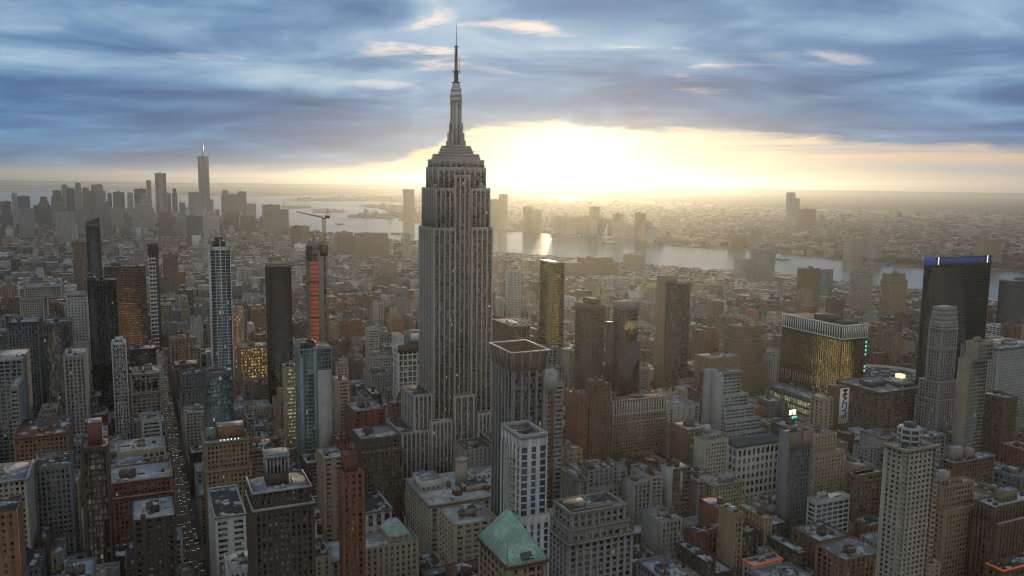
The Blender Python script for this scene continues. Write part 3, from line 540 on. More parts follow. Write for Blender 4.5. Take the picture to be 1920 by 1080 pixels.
 ('white gridded office', 'white gridded office tower with a dark top and a signboard, left of the tallest skyscraper', 737, 746, 800, 648, 850, None, 'E', 742, dict(wall='stone_pale', st=dict(ST['wide'], bay=5.0, pw=1.1, fh=6.2, sh=1.4), bulk=0, units=1)),
 ('white slab', 'narrow white slab with banded front in the hazy middle distance left of the tallest skyscraper', 685, 692, 710, 618, 1150, None, 'E', 672, dict(wall='white', st='bands', roof='roof_dark')),
 ('cream water-tank tower', 'plain cream tower with a rounded rooftop tank house right of the teal condominium', 628, 634, 655, 715, 830, 26, 'E', 790, dict(wall='sand', st=dict(ST['punch'], bay=7, pw=5.6), tank=1, units=0)),
 ('brick foreground loft', 'brown brick loft with dark square windows at the foot of the tallest skyscraper', 727, 734, 768, 757, 740, None, 'E', 812, dict(wall='brown', st='punch', tank=1, units=3)),
 ('dark patterned loft', 'grey loft with patterned brick bands left of the white gridded office', 692, 696, 737, 702, 905, 34, 'E', 735, dict(wall='grey', st='grid', roof='roof_dark', units=4)),
 ('red row block', 'dark red stepped brick block with blank walls right of the teal condominium', 638, 664, 722, 772, 780, 40, 'E', 818, dict(wall='brick', st=dict(ST['punch'], bay=8, pw=6.4), roof='roof_grey', tank=1, units=3)),
 ('stepped front loft', 'brown brick loft stepped at the front, below the red row block', 668, 676, 752, 824, 655, 34, 'E', 905, dict(wall='umber', st='grid', roof='roof_grey', low=[(0, 1, 4, 0, 850)], tank=1, units=4)),
 ('plain tan block', 'plain tan block with a white roof just left of the red slim tower', 597, 606, 645, 860, 600, 26, 'E', 920, dict(wall='tan', st=dict(ST['punch'], bay=6, pw=4.4), roof='roof_white', units=3)),
 ('green loft roof block', 'grey-brown loft with a dark planted roof garden, behind the brick foreground loft', 693, 698, 734, 668, 980, 34, 'E', 700, dict(wall='limestone', st='grid', roof='roof_dark', units=3)),
 ('white river tower', 'flaring white gridded riverside tower, left of a twisted pair', 1385, 1387, 1416, 486, 2050, 26, 'E', 532, dict(wall='white', st='grid', roof='roof_grey', bulk=0, units=1)),
 ('twisted river tower', 'twisting white gridded riverside tower, taller of a pair', 1420, 1423, 1455, 466, 1990, 26, 'E', 530, dict(wall='concrete', glaz='glass_blue', st='grid', bulk=0, units=1)),
 ('brown riverside block', 'brown blocky riverside building next to a green glass screen', 1503, 1510, 1537, 504, 1500, 26, 'E', 532, dict(wall='brown', st='grid', tank=1)),
 ('green glass riverside block', 'pale green glass riverside block beside the brown one', 1537, 1540, 1563, 506, 1510, 24, 'E', 532, dict(wall='tealpanel', glaz='glass_teal', st='glass', units=0, bulk=0)),
 ('stepped riverside tower', 'white stepped riverside apartment tower with a taller middle shaft', 1610, 1614, 1633, 504, 1350, 22, 'E', 545, dict(wall='cream', st='grid', low=[(6, 6, 3, 2, 513)], units=1)),
 ('tan riverside tower', 'tan brick riverside tower with a sunlit rooftop box near the black numbered tower', 1667, 1672, 1699, 514, 1250, 24, 'E', 548, dict(wall='tan', st='grid', low=[(2, 3, 3, 2, 526)], tank=1)),
 ('dark edge tower', 'dark glass tower cut by the right edge near the river', 1893, 1899, 1950, 527, 980, 26, 'E', 610, dict(wall='slate', glaz='glass_black', st='glass')),
 ('brown riverside slab', 'brown riverside slab with a white rooftop box at the end of the bright water', 1174, 1180, 1210, 478, 2450, 40, 'E', 510, dict(wall='tan', st='grid')),
 ('riverside warehouse', 'long low brown riverside warehouse left of the brown riverside slab', 1062, 1066, 1160, 494, 2300, 60, 'E', 522, dict(wall='brown', st='grid', up=[(60, 20, 5, 5, 484)])),
 ('white hillside block', 'white gridded block in the middle distance behind the grey-capped glass tower', 1146, 1149, 1182, 522, 1750, 30, 'E', 540, dict(wall='white', st='grid')),
]
BLD = {}; FP = {}
for ref, label, l_, c_, r_, top, Yn, dep, side, vis, op in HT:
    op = dict(op)
    if Yn < 0: v_ = ray(c_, top); Yn = v_[1]*(-Yn-EYE)/v_[2]
    x0, x1, y0, y1, _, zt = solve(l_, c_, r_, top, Yn, dep, side)
    if y1-y0 < 9: y1 = y0+9
    tiers = []; zp = 0.0
    for a, b, n_, s_, row in op.pop('low', []):
        q = (x0-a, x1+b, y0-n_, y1+s_); zz = z_for(row, q[0] if side == 'E' else q[1], q[2])
        tiers.append((*q, zp, zz)); zp = zz-.76
    tiers.append((x0, x1, y0, y1, zp, zt)); zp = zt-.76
    for a, b, n_, s_, row in op.pop('up', []):
        q = (x0+a, x1-b, y0+n_, y1-s_); zz = z_for(row, q[0], q[2]); tiers.append((*q, zp, zz)); zp = zz-.76
    main = tiers[-1]
    e = building('building', label, 'building', tiers, **op)
    BLD[ref] = e; FP[ref] = (x0, x1, y0, y1, zt)
    bx = (min(t[0] for t in tiers), max(t[1] for t in tiers), min(t[2] for t in tiers), max(t[3] for t in tiers), tiers[-1][5])
    reg(bx, vis, ref)
# ------------------------------------------------------------------ crowns, signs and other features of the named buildings
def loc(e, x, y): return x-e.location.x, y-e.location.y
def mbp(e, name, mat, fn):
    m_ = MB(); fn(m_, e.location.x, e.location.y); return m_.obj(name, mat, e)
# lattice tower: criss-cross bars over the north face and a small top box
e = BLD['white lattice tower']; x0, x1, y0, y1, z = FP['white lattice tower']
def lat(m_, ox, oy):
    yy = y0-.35-oy; a, b = x0-ox, x1-ox; n = 2; w = (b-a)/n
    for k in range(-1, 9):
        for i in range(n+1):
            for s in (-1, 1):
                p = (a+i*w, yy, z-3-k*7.2); q = (a+i*w+s*w, yy, z-3-(k+1)*7.2)
                if a-.1 <= q[0] <= b+.1 and p[2] < z+1: m_.bar(p, q, .55)
    for i in range(6): m_.bar((a+i*(b-a)/5, yy, 0), (a+i*(b-a)/5, yy, z-62), .45)
    for i in (0, 5): m_.bar((a+i*(b-a)/5, yy, 0), (a+i*(b-a)/5, yy, z+1), .7)
mbp(e, 'lattice', 'stone_pale', lat)
part(e, 'bulkhead', [(x0+3, x1-3, y0+3, y0+11, z-1, z+4)], 'steel')
# finned crown tower: corner fins and stepped crown
e = BLD['finned crown tower']; x0, x1, y0, y1, z = FP['finned crown tower']
for a in (x0-.5, x0+.48*(x1-x0)):
    part(e, 'fin', [(a, a+1.1, y0-.9, y0+.2, 60, z+ (9 if a > x0 else 3))], 'alu')
part(e, 'crown', [(x0+4, x1-5, y0+3, y1-4, z-1, z+6), (x0+7, x1-8, y0+6, y1-7, z+6, z+11)], 'glass_black')
mbp(e, 'mast', 'steel', lambda m_, ox, oy: m_.bar((x0+10-ox, y0+12-oy, z+11), (x0+10-ox, y0+12-oy, z+20), .6).bar((x0+2-ox, y0+4-oy, z-1), (x0+2-ox, y0+4-oy, z+10), .4).bar((x1-3-ox, y0+4-oy, z-1), (x1-3-ox, y0+4-oy, z+9), .4))
# sloped dark tower: slanted top
e = BLD['sloped dark tower']; x0, x1, y0, y1, z = FP['sloped dark tower']
mbp(e, 'crown', 'glass_black', lambda m_, ox, oy: m_.raw([(a-ox, b-oy, c) for b in (y0+.4, y1-.4) for a, c in ((x0+.4, z-1), (x1-.4, z-1), (x1-.4, z+11), (x0+.4, z+3))], [[0, 1, 2, 3], [5, 4, 7, 6], [3, 2, 6, 7], [1, 5, 6, 2], [4, 0, 3, 7]]))
# striped needle: dark blank cap
e = BLD['striped needle']; x0, x1, y0, y1, z = FP['striped needle']
part(e, 'cap', [(x0-.4, x1+.4, y0-.4, y1, z-18, z+1)], 'blackwall'); part(e, 'side_panel', [(x1-4, x1+.2, y0-.3, y1, 0, z-18)], 'blackwall')
# arched tan building: four tall windows with pediment statues
e = BLD['arched tan building']; x0, x1, y0, y1, z = FP['arched tan building']
for i in range(4):
    c = x0+(x1-x0)*(.2+.2*i); mb = MB(); w = 2.1; ox, oy = e.location.x, e.location.y
    pts = [(c-w, z-18), (c+w, z-18), (c+w, z-8)]+[(c+w*math.cos(t), z-8+w*math.sin(t)) for t in np.linspace(.3, math.pi-.3, 6)]+[(c-w, z-8)]
    mb.raw([(p-ox, y0-.12-oy, q) for p, q in pts]+[(p-ox, y0+.3-oy, q) for p, q in pts], [list(range(len(pts)))]+[[k, len(pts)+k, len(pts)+(k+1) % len(pts), (k+1) % len(pts)] for k in range(len(pts))]).obj('arched_window', 'glass', e)
part(e, 'ledge', [(x0-.6, x1+.6, y0-.9, y0-.01, z-24, z-22.6)], 'cream')
# sunlit cream palace: two chimneys and orange lit end handled by the low sun; terrace lamps on the stepped loft
e = BLD['stepped brown loft']; x0, x1, y0, y1, z = FP['stepped brown loft']
for i in range(6): part(e, 'roof_lamp', [(x0+11+i*2.6, x0+11.7+i*2.6, y0+1.2, y0+1.9, z+.4, z+1.2)], 'lampwhite')
part(e, 'roof_house', [(x0+10, x1-2, y0+9, y0+22, z-.8, z+9)], 'orange_brick'); part(e, 'roof_house', [(x0+2, x0+9, y0+9, y0+18, z-.8, z+7)], 'grey')
# red construction tower: netting, raw concrete head, hoist, crane
e = BLD['red construction tower']; x0, x1, y0, y1, z = FP['red construction tower']
wm = x0+.52*(x1-x0)
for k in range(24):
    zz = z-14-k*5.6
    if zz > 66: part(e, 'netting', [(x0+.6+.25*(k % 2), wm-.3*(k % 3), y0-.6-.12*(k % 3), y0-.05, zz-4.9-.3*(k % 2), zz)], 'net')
for zz in (z-58, z-40, z-86): part(e, 'working_deck', [(x0-.5, wm+.3, y0-1.4, y0-.62, zz, zz+1.6)], 'darksteel')
part(e, 'screen', [(x0-2.2, x0+3.5, y0-1.6, y0+8, z-12, z+6), (x0+14, x1+2.0, y0-1.6, y0+8, z-7, z+7)], 'darksteel')
part(e, 'core', [(x0+2, x1-5, y0+3, y1-2, z-1, z+12), (x0+7, x0+9, y0+8, y0+10, z+12, z+22)], 'concrete')
part(e, 'concrete_wall', [(wm+.05, wm+7, y0-.35, y0-.05, 40, z-4)], 'concrete')
def hoist(m_, ox, oy):
    a, b, yy = x1+.3-ox, x1+2.6-ox, y0+1-oy
    for k in range(52):
        zz = 30+k*3.4
        m_.bar((a, yy, zz), (b, yy, zz+3.4), .3); m_.bar((b, yy, zz), (a, yy, zz+3.4), .3)
    m_.bar((a, yy, 0), (a, yy, z), .45); m_.bar((b, yy, 0), (b, yy, z), .45)
mbp(e, 'hoist', 'wood', hoist)
cx_, cy_ = x_for(607.5, 1046, 240), 1046.0
zc = z_for(411, cx_, cy_)
cr_ = empty('tower_crane', (cx_, cy_, z+5), 'orange luffing tower crane standing on the red construction tower', 'crane')
def cmast(m_):
    h = zc-z-5
    for i, j in ((-1, -1), (1, -1), (1, 1), (-1, 1)): m_.bar((i*1.5, j*1.5, -8), (i*1.5, j*1.5, h), .55)
    for k in range(int((h+8)/3)):
        for i, j, a, b in ((-1, -1, 1, -1), (1, 1, -1, 1), (-1, 1, -1, -1), (1, -1, 1, 1)): m_.bar((i*1.5, j*1.5, -8+k*3), (a*1.5, b*1.5, -5+k*3), .35)
    return m_
cmast(MB()).obj('mast', 'crane', cr_)
h = zc-z-5; jl = x_for(556, 1046, zc)-cx_
MB().box(-2, 2, -2, 2, h, h+1.6).box(1.5, 7.5, -1.6, 1.6, h+1, h+4.5).obj('counterweight', 'darksteel', cr_)
mb = MB()
for s in (-.7, .7):
    mb.bar((-1, s, h+1.5), (jl, s, h+9), .4)
    for k in range(16): mb.bar((-1+(jl+1)*k/16, s, h+1.5+7.5*k/16), (-1+(jl+1)*(k+.5)/16, s, h+3.1+7.5*k/16), .22); mb.bar((-1+(jl+1)*(k+.5)/16, s, h+3.1+7.5*k/16), (-1+(jl+1)*(k+1)/16, s, h+1.5+7.5*(k+1)/16), .22)
mb.bar((-1, 0, h+3.4), (jl, 0, h+9.6), .35); mb.obj('jib', 'darksteel', cr_)
MB().bar((3, -.8, h+2), (5.4, 0, h+14), .45).bar((3, .8, h+2), (5.4, 0, h+14), .45).bar((7, 0, h+4), (5.4, 0, h+14), .3).bar((5.4, 0, h+14), (jl*.8, 0, h+9), .14).obj('tie_frame', 'darksteel', cr_)
# teal condominium: blank white panel, balconies, dome
e = BLD['teal condominium']; x0, x1, y0, y1, z = FP['teal condominium']
zp = z_for(697, x0, y0); xm = x0+.53*(x1-x0)
part(e, 'blank_panel', [(xm, x1-1.0, y0-1.6, y0-.02, 0, zp)], 'white')
part(e, 'cladding', [(x0-.1, x0+3.2, y0-.5, y0-.02, 0, z-8), (xm-3.4, xm-.05, y0-.5, y0-.02, 0, z-3)], 'tealpanel')
for k in range(30):
    zz = zp-4-k*3.7
    if zz > 25: part(e, 'balcony', [(xm-8.4, xm-3.45, y0-1.9, y0-.02, zz, zz+1.1)], 'glass_teal')
mbp(e, 'dome', 'darksteel', lambda m_, ox, oy: [m_.frustum(x0+11-ox, y0+9-oy, z-1+5*math.sin(t0)+(3 if t0 > 0 else 0), z-1+5*math.sin(t1)+3, 5.6*math.cos(t0), 5.6*math.cos(t1)+.01, 14) for t0, t1 in ((0, .5), (.5, 1.0), (1.0, 1.5))])
part(e, 'roof_house', [(x0+2.5, x0+7, y0+4, y0+12, z-1, z+4.5)], 'darksteel')
# lantern
e = BLD['lantern-topped brick tower']; x0, x1, y0, y1, z = FP['lantern-topped brick tower']
la, lb = x_for(500, y0+9, z+9), x_for(541, y0+9, z+9); lc = y0+9; ld = lb-la; zt = z_for(856, la, lc); ox, oy = e.location.x, e.location.y
ln = MB().box(la-ox, lb-ox, lc-oy, lc+ld-oy, z-1, z+(zt-z)*.36).obj('lantern', 'umber', e)
zb = z+(zt-z)*.36
MB().box(la+.9-ox, lb-.9-ox, lc+.9-oy, lc+ld-.9-oy, zb, zt-1.5).obj('glazing', 'glass', ln)
for k in range(7):
    xx = la+ld*k/6
    MB().box(xx-.35-ox, xx+.35-ox, lc-oy, lc+.7-oy, zb, zt-1.5).obj('column', 'white', ln)
    MB().box(la-ox, la+.7-ox, lc+ld*k/6-.35-oy+.8, lc+ld*k/6+.35-oy+.8, zb, zt-1.5).obj('column', 'white', ln)
mb = MB().box(la-.7-ox, lb+.7-ox, lc-.7-oy, lc+ld+.7-oy, zt-1.5, zt+.2).box(la-.5-ox, lb+.5-ox, lc-.5-oy, lc+.1-oy, zt+.2, zt+1.3).box(la-.5-ox, la+.1-ox, lc+.1-oy, lc+ld-oy, zt+.2, zt+1.3)
for xx in (la, lb):
    for yy in (lc, lc+ld): mb.frustum(xx-ox, yy-oy, zt+.2, zt+4.2, .5, .05, 8)
mb.frustum((la+lb)/2-ox, lc-oy, zt+.2, zt+3.6, .45, .05, 8); mb.obj('parapet', 'white', ln)
# red slim tower: stepped top and tank
e = BLD['red slim tower']; x0, x1, y0, y1, z = FP['red slim tower']
zq = z_for(856, x0+2, y0+2); part(e, 'bulkhead', [(x0+2, x1-3.2, y0+2, y1+2, z-1, zq), (x0+1.7, x1-2.9, y0+1.7, y1+2.3, zq, zq+.4)], 'brick')
mb = MB(); water_tank(mb, (x0+x1)/2+.6-e.location.x, y0+5-e.location.y, zq+.4, 1.7, 3); mb.obj('water_tank', 'wood', e)
# copper mansard
e = BLD['small copper mansard building']; x0, x1, y0, y1, z = FP['small copper mansard building']; ox, oy = e.location.x, e.location.y
zm = z_for(984, x0+3, y0+4)
MB().raw([(a-ox, b-oy, c) for a, b, c in ((x0, y0, z), (x1, y0, z), (x1, y1, z), (x0, y1, z), (x0+3, y0+4, zm), (x1-5, y0+4, zm), (x1-5, y1-4, zm), (x0+3, y1-4, zm))], [[0, 1, 5, 4], [1, 2, 6, 5], [2, 3, 7, 6], [3, 0, 4, 7], [4, 5, 6, 7]]).obj('mansard_roof', 'copper', e)
part(e, 'roof_deck', [(x0+3.5, x1-5.5, y0+4.5, y1-4.5, zm, zm+.5)], 'roof_white')
# pyramid roof
e = BLD['green pyramid building']; x0, x1, y0, y1, z = FP['green pyramid building']; ox, oy = e.location.x, e.location.y
ax, ay = x0+(x1-x0)*.42, y0+(y1-y0)*.5; za = z_for(957, ax, ay)
o_ = .7; base = [(x0-o_, y0-o_, z+.1), (x1+o_, y0-o_, z+.1), (x1+o_, y1+o_, z+.1), (x0-o_, y1+o_, z+.1)]; ap = (ax, ay, za)
pr = MB().raw([(a-ox, b-oy, c) for a, b, c in base+[(ax-.6, ay-2, za), (ax+.6, ay-2, za), (ax+.6, ay+2, za), (ax-.6, ay+2, za)]], [[0, 1, 5, 4], [1, 2, 6, 5], [2, 3, 7, 6], [3, 0, 4, 7], [4, 5, 6, 7]]).obj('pyramid_roof', 'copper', e)
mb = MB()
for k in range(1, 26):
    t = k/26; p = np.array(base[0])*(1-t)+np.array(base[3])*t; q = np.array(base[0])*(1-t)+np.array(base[1])*t
    for pp in (p, q):
        top_ = np.array(ap); f_ = 1-abs(2*t-1); r_ = pp+(np.array([ax, pp[1], za])-pp)*f_ if pp is p else pp+(np.array([pp[0], ay, za])-pp)*f_
        mb.bar((pp[0]-ox, pp[1]-oy, pp[2]+.1), (r_[0]-ox, r_[1]-oy, r_[2]+.1), .26)
for b_ in base: mb.bar((b_[0]-ox, b_[1]-oy, b_[2]+.1), (ax-ox, ay-oy, za+.15), .4)
mb.obj('standing_seam', 'copper_seam', pr)
sk = MB()
n_ = np.cross(np.array(base[1])-np.array(base[0]), np.array(ap)-np.array(base[0])); n_ /= np.linalg.norm(n_); n_ = n_*(1 if n_[2] > 0 else -1)
for k in range(9):
    u0, u1 = .36+k*.032, .36+k*.032+.025
    q = [np.array(base[0])*(1-u)+np.array(base[1])*u for u in (u0, u1)]; upv = np.array([0, ay-y0, za-z])
    V = [q[0]+upv*.05, q[1]+upv*.05, q[1]+upv*.2, q[0]+upv*.2]
    sk.raw([v-np.array([ox, oy, 0])+n_*.25 for v in V]+[v-np.array([ox, oy, 0]) for v in V], [[0, 1, 2, 3], [0, 4, 5, 1], [1, 5, 6, 2], [2, 6, 7, 3], [3, 7, 4, 0]])
sk.obj('skylight', 'glass_blue', pr)
for t in (.22, .5): 
    px_, py_ = x0+2.6, y0+(y1-y0)*t+4
    MB().box(px_-ox-.6, px_-ox+1.8, py_-oy-.8, py_-oy+.8, z+1.5, z+5.2).obj('dormer', 'copper', pr)
part(e, 'cornice', [(x0-.9, x1+.9, y0-.9, y0+.2, z-1.4, z+.05), (x0-.9, x0+.2, y0+.2, y1, z-1.4, z+.05)], 'brick')
# striped tower: bowed balconies on the east side, roof frame
e = BLD['white and blue striped tower']; x0, x1, y0, y1, z = FP['white and blue striped tower']
for k in range(14):
    zz = z-12-k*4.6
    if zz > z-62: mbp(e, 'balcony', 'sand', lambda m_, ox, oy: m_.frustum(x0+.3-ox, y0+8-oy, zz, zz+1.5, 2.6, 2.6, 14))
part(e, 'roof_frame', [(x0, x0+1, y0, y1, z, z+2.6), (x1-1, x1, y0, y1, z, z+2.6), (x0+1, x1-1, y0, y0+1, z, z+2.6), (x0+1, x1-1, y1-1, y1, z, z+2.6)], 'white')
part(e, 'side_pier', [(x0-.5, x0-.02, y0+14+i*4, y0+15.6+i*4, 0, z-6) for i in range(3)], 'white')
# flared crown
e = BLD['flared grey tower']; x0, x1, y0, y1, z = FP['flared grey tower']; ox, oy = e.location.x, e.location.y
zt = z_for(661, x0, y0); fl = 2.2
mb = MB()
mb.raw([(a-ox, b-oy, c) for a, b, c in ((x0, y0, z-.5), (x1, y0, z-.5), (x1, y1, z-.5), (x0, y1, z-.5), (x0-fl, y0-fl, zt), (x1+fl, y0-fl, zt), (x1+fl, y1+fl, zt), (x0-fl, y1+fl, zt), (x0-fl+.8, y0-fl+.8, zt), (x1+fl-.8, y0-fl+.8, zt), (x1+fl-.8, y1+fl-.8, zt), (x0-fl+.8, y1+fl-.8, zt), (x0+.3, y0+.3, z-.45), (x1-.3, y0+.3, z-.45), (x1-.3, y1-.3, z-.45), (x0+.3, y1-.3, z-.45))],
    [[0, 1, 5, 4], [1, 2, 6, 5], [2, 3, 7, 6], [3, 0, 4, 7], [4, 5, 9, 8], [5, 6, 10, 9], [6, 7, 11, 10], [7, 4, 8, 11], [8, 9, 13, 12], [9, 10, 14, 13], [10, 11, 15, 14], [11, 8, 12, 15]])
mb.obj('crown', 'brown', e)
mb = MB()
for k in range(5):
    t = k/4; a = x0+.6+(x1-x0-1.2)*t; b = x0-fl+.8+(x1-x0+2*fl-1.6)*t; mb.bar((a-ox, y0-.3-oy, 0), (a-ox, y0-.3-oy, z), 1.1); mb.bar((a-ox, y0-.3-oy, z), (b-ox, y0-fl-.3-oy, zt+.4), 1.1)
for k in range(7):
    t = k/6; a = y0+.6+(y1-y0-1.2)*t; b = y0-fl+.8+(y1-y0+2*fl-1.6)*t; mb.bar((x0-.3-ox, a-oy, 0), (x0-.3-ox, a-oy, z), 1.1); mb.bar((x0-.3-ox, a-oy, z), (x0-fl-.3-ox, b-oy, zt+.4), 1.1)
mb.obj('pier', 'grey', e)
mb = MB()
for p_, q_ in (((x0-fl, y0-fl), (x1+fl, y0-fl)), ((x1+fl, y0-fl), (x1+fl, y1+fl)), ((x1+fl, y1+fl), (x0-fl, y1+fl)), ((x0-fl, y1+fl), (x0-fl, y0-fl))): mb.bar((p_[0]-ox, p_[1]-oy, zt+.3), (q_[0]-ox, q_[1]-oy, zt+.3), .7)
mb.obj('rim_light_bars', 'signwhite', e)  # white bars imitate light catching the edge of the crown
part(e, 'rooftop_plant', [(x0+4, x1-5, y0+7, y1-7, z-.7, z+4)], 'unit')
# brown stepped block: roof frame
e = BLD['brown stepped block']; x0, x1, y0, y1, z = FP['brown stepped block']
part(e, 'roof_frame', [(x0+2, x1-2, y0+2, y0+2.6, z-.6, z+1.4), (x0+18, x0+18.6, y0+2.6, y1-2, z-.6, z+1.2), (x0+7, x0+13, y0+6, y0+9, z-.6, z+2.8), (x0+12, x0+24, y0+4, y0+6, z-.6, z+1.6)], 'concrete')
# blank side walls
for ref, mat_ in (('white-sided brick tower', 'white'), ('blank white tower', 'white'), ('blank side slab', 'mauve'), ('black and tan slab', 'grey'), ('grey workshop tower', 'concrete')):
    e = BLD[ref]; x0, x1, y0, y1, z = FP[ref]; part(e, 'blank_wall', [(x0-.25, x0-.02, y0+.1, y1, 0, z-.1)], mat_)
e = BLD['white-sided brick tower']; x0, x1, y0, y1, z = FP['white-sided brick tower']; part(e, 'white_strip', [(x0+7, x0+9.5, y0-.3, y0-.02, z-26, z-3)], 'white')
e = BLD['black and tan slab']; x0, x1, y0, y1, z = FP['black and tan slab']; part(e, 'upper_cladding', [(x0-.05, x0+11, y0-.4, y0-.02, z-13, z+.3), (x0+13, x1, y0-.4, y0-.02, z-13, z+.3)], 'tan')
e = BLD['blank white tower']; x0, x1, y0, y1, z = FP['blank white tower']
part(e, 'roof_house', [(x0+8, x1-4, y0+5, y1-1, z-.7, z+5)], 'white'); mbp(e, 'roof_drum', 'white', lambda m_, ox, oy: m_.frustum(x0+8-ox, y0+8-oy, z+5, z+12.5, 3.3, 3.3, 16))
# old hotel: attic band
e = BLD['old grand hotel']; x0, x1, y0, y1, z = FP['old grand hotel']
part(e, 'attic_band', [(x0-.4, x1+.3, y0-.5, y0-.03, z-16, z-14.8), (x0-.4, x1+.3, y0-.5, y0-.03, z-25, z-24)]+[(x0+k*(x1-x0-1.2)/20, x0+1.2+k*(x1-x0-1.2)/20, y0-.35, y0-.03, z-24, z-.9) for k in range(21)], 'stone_pale')
e = BLD['slim white-capped tower']; x0, x1, y0, y1, z = FP['slim white-capped tower']
part(e, 'cap', [(x0-.4, x1+.4, y0-.4, y1, z-14, z+1.5)], 'white'); part(e, 'brick_strip', [(x0+2.6, x0+5.6, y0-.3, y0-.02, 0, z-14)], 'brick')
# golden tower metal cap added and sloped to glint, brown crown, grey cap
e = BLD['golden ribbed tower']; x0, x1, y0, y1, z = FP['golden ribbed tower']; ox, oy = e.location.x, e.location.y
MB().raw([(a-ox, b-oy, c) for a, b, c in ((x0-.2, y0-.2, z), (x1-5, y0-.2, z), (x1-5, y1, z), (x0-.2, y1, z), (x0-.2, y0-.2, z+2.0), (x1-5, y0-.2, z+.8), (x1-5, y1, z+.8), (x0-.2, y1, z+2.0))], [[0, 1, 5, 4], [1, 2, 6, 5], [2, 3, 7, 6], [3, 0, 4, 7], [4, 5, 6, 7]]).obj('glint_roof', 'alu', e)
e = BLD['brown crowned tower']; x0, x1, y0, y1, z = FP['brown crowned tower']
part(e, 'crown_band', [(x0-.6, x1+.6, y0-.6, y1+.6, z-.2, z+8), (x0-.3, x1+.3, y0-.3, y0-.02, z-7, z-5.6)], 'brown'); part(e, 'bulkhead', [(x0+4, x1-3, y0+8, y1-12, z+8, z+15)], 'umber')
e = BLD['grey-capped glass tower']; x0, x1, y0, y1, z = FP['grey-capped glass tower']
part(e, 'blank_cap', [(x0-.4, x1+.3, y0-.4, y1, z-9, z+1)], 'mauve'); part(e, 'annex', [(x0-.2, x1+2.4, y0-3, y0-.45, 0, z-46)], 'glass_black'); part(e, 'side_wing', [(x0-9, x0-.45, y0+6, y1, 0, z-24)], 'glass_black')
part(e, 'painted_reflection', [(x0+6, x1-.3, y0-.8, y0-.46, z-44, z-22)], 'glass_gold')  # gold sheet put on as the orange reflection in the dark glass
e = BLD['tall dark residential tower']; x0, x1, y0, y1, z = FP['tall dark residential tower']
zt = z_for(519, x0, y0+2)
part(e, 'side_slab', [(x0-2.4, x0-.03, y0+2, y1, 0, zt), (x0-.03, x0+20, y0+6, y1, z-.5, zt)], 'tan')
# glass box crown
for ref in ('glass box with white crown',):
    e = BLD[ref]; x0, x1, y0, y1, z = FP[ref]; zt = z_for(613, x0, y0); B = []
    n = 14
    for k in range(n+1): B.append((x0-.4+(x1-x0-.4)*k/n, x0+.6+(x1-x0-.4)*k/n, y0-.5, y0+.5, z-1, zt))
    n = 26
    for k in range(1, n+1): B.append((x0-.5, x0+.5, y0+.6+(y1-y0-1.4)*k/n-.5, y0+.6+(y1-y0-1.4)*k/n+.5, z-1, zt))
    B += [(x0-.7, x1+.5, y0-.7, y0+.7, zt, zt+1.8), (x0-.7, x0+.7, y0+.7, y1, zt, zt+1.8), (x0-.6, x1+.4, y0-.6, y0+.6, z-2.2, z-1), (x0-.6, x0+.6, y0+.6, y1, z-2.2, z-1)]
    part(e, 'crown_colonnade', B, 'signwhite')
    part(e, 'crown_wall', [(x0+1.5, x1-1.5, y0+1.5, y1-1.5, z-1, zt+.6)], 'slate')
    part(e, 'rooftop_plant', [(x0+10, x1-12, y0+30, y0+58, zt+.6, zt+8), (x0+14, x1-8, y0+8, y0+26, zt+.6, zt+3.5)], 'unit_dark')
    part(e, 'lower_colonnade', [(x0-.6+k*(x1-x0)/12, x0+.2+k*(x1-x0)/12, y0-.6, y0-.02, z-70, z-58) for k in range(13)]+[(x0-.6, x0-.02, y0+k*(y1-y0)/24, y0+.8+k*(y1-y0)/24, z-70, z-58) for k in range(1, 24)], 'stone_pale')
    for k in (0, 1, 2, 3, 6, 7): part(e, 'lit_sign', [(x1-2.6, x1-.4, y0-.75, y0-.3, z-9-k*5.2, z-6.4-k*5.2)], 'signgreen')
# black numbered tower
e = BLD['black numbered tower']; x0, x1, y0, y1, z = FP['black numbered tower']
zt = z_for(483, x0, y0)
part(e, 'blue_band', [(x0-.5, x1+.4, y0-.5, y0-.02, z-1, zt), (x0-.5, x0-.02, y0-.02, y1, z-1, zt), (x0-.02, x1+.4, y0-.02, y0+.4, z+.4, zt)], 'signblue')
def text(s, size, mat, parent, locw, rot, name='lettering', ext=.15):
    cv = bpy.data.curves.new(name, 'FONT'); cv.body = s; cv.size = size; cv.extrude = ext; cv.align_x = 'CENTER'; cv.align_y = 'CENTER'; cv.offset = size*.02
    cv.materials.append(MAT[mat]); o = bpy.data.objects.new(name, cv); C.objects.link(o); o.parent = parent
    me = bpy.data.meshes.new_from_object(o); me.name = name; C.objects.unlink(o); bpy.data.objects.remove(o)
    o = bpy.data.objects.new(name, me); C.objects.link(o); o.parent = parent
    o.location = (locw[0]-parent.location.x, locw[1]-parent.location.y, locw[2]-parent.location.z); o.rotation_euler = rot; return o
hh = zt-z
part(e, 'sign_panel', [(x0+1, x0+9, y0-.9, y0-.55, z-1.2, zt+.6)], 'signblack'); part(e, 'sign_panel', [(x1-14, x1-5, y0-.9, y0-.55, z-1.2, zt+.6)], 'signblack')
text('1', hh*1.35, 'signglow', e, (x0+4.4, y0-1.1, (z+zt)/2), (R(90), 0, 0), 'number_sign'); text('1', hh*1.35, 'signglow', e, (x1-9.5, y0-1.1, (z+zt)/2), (R(90), 0, 0), 'number_sign')
part(e, 'band_frame', [(x0-.75, x1+.6, y0-.75, y0-.52, z-1.2, z+1.6), (x0-.75, x1+.6, y0-.75, y0-.52, zt-.9, zt+.3)]+[(x0+k*(x1-x0)/34, x0+k*(x1-x0)/34+.5, y0-.7, y0-.52, z+1.6, zt-.9) for k in range(1, 34)], 'signblack')
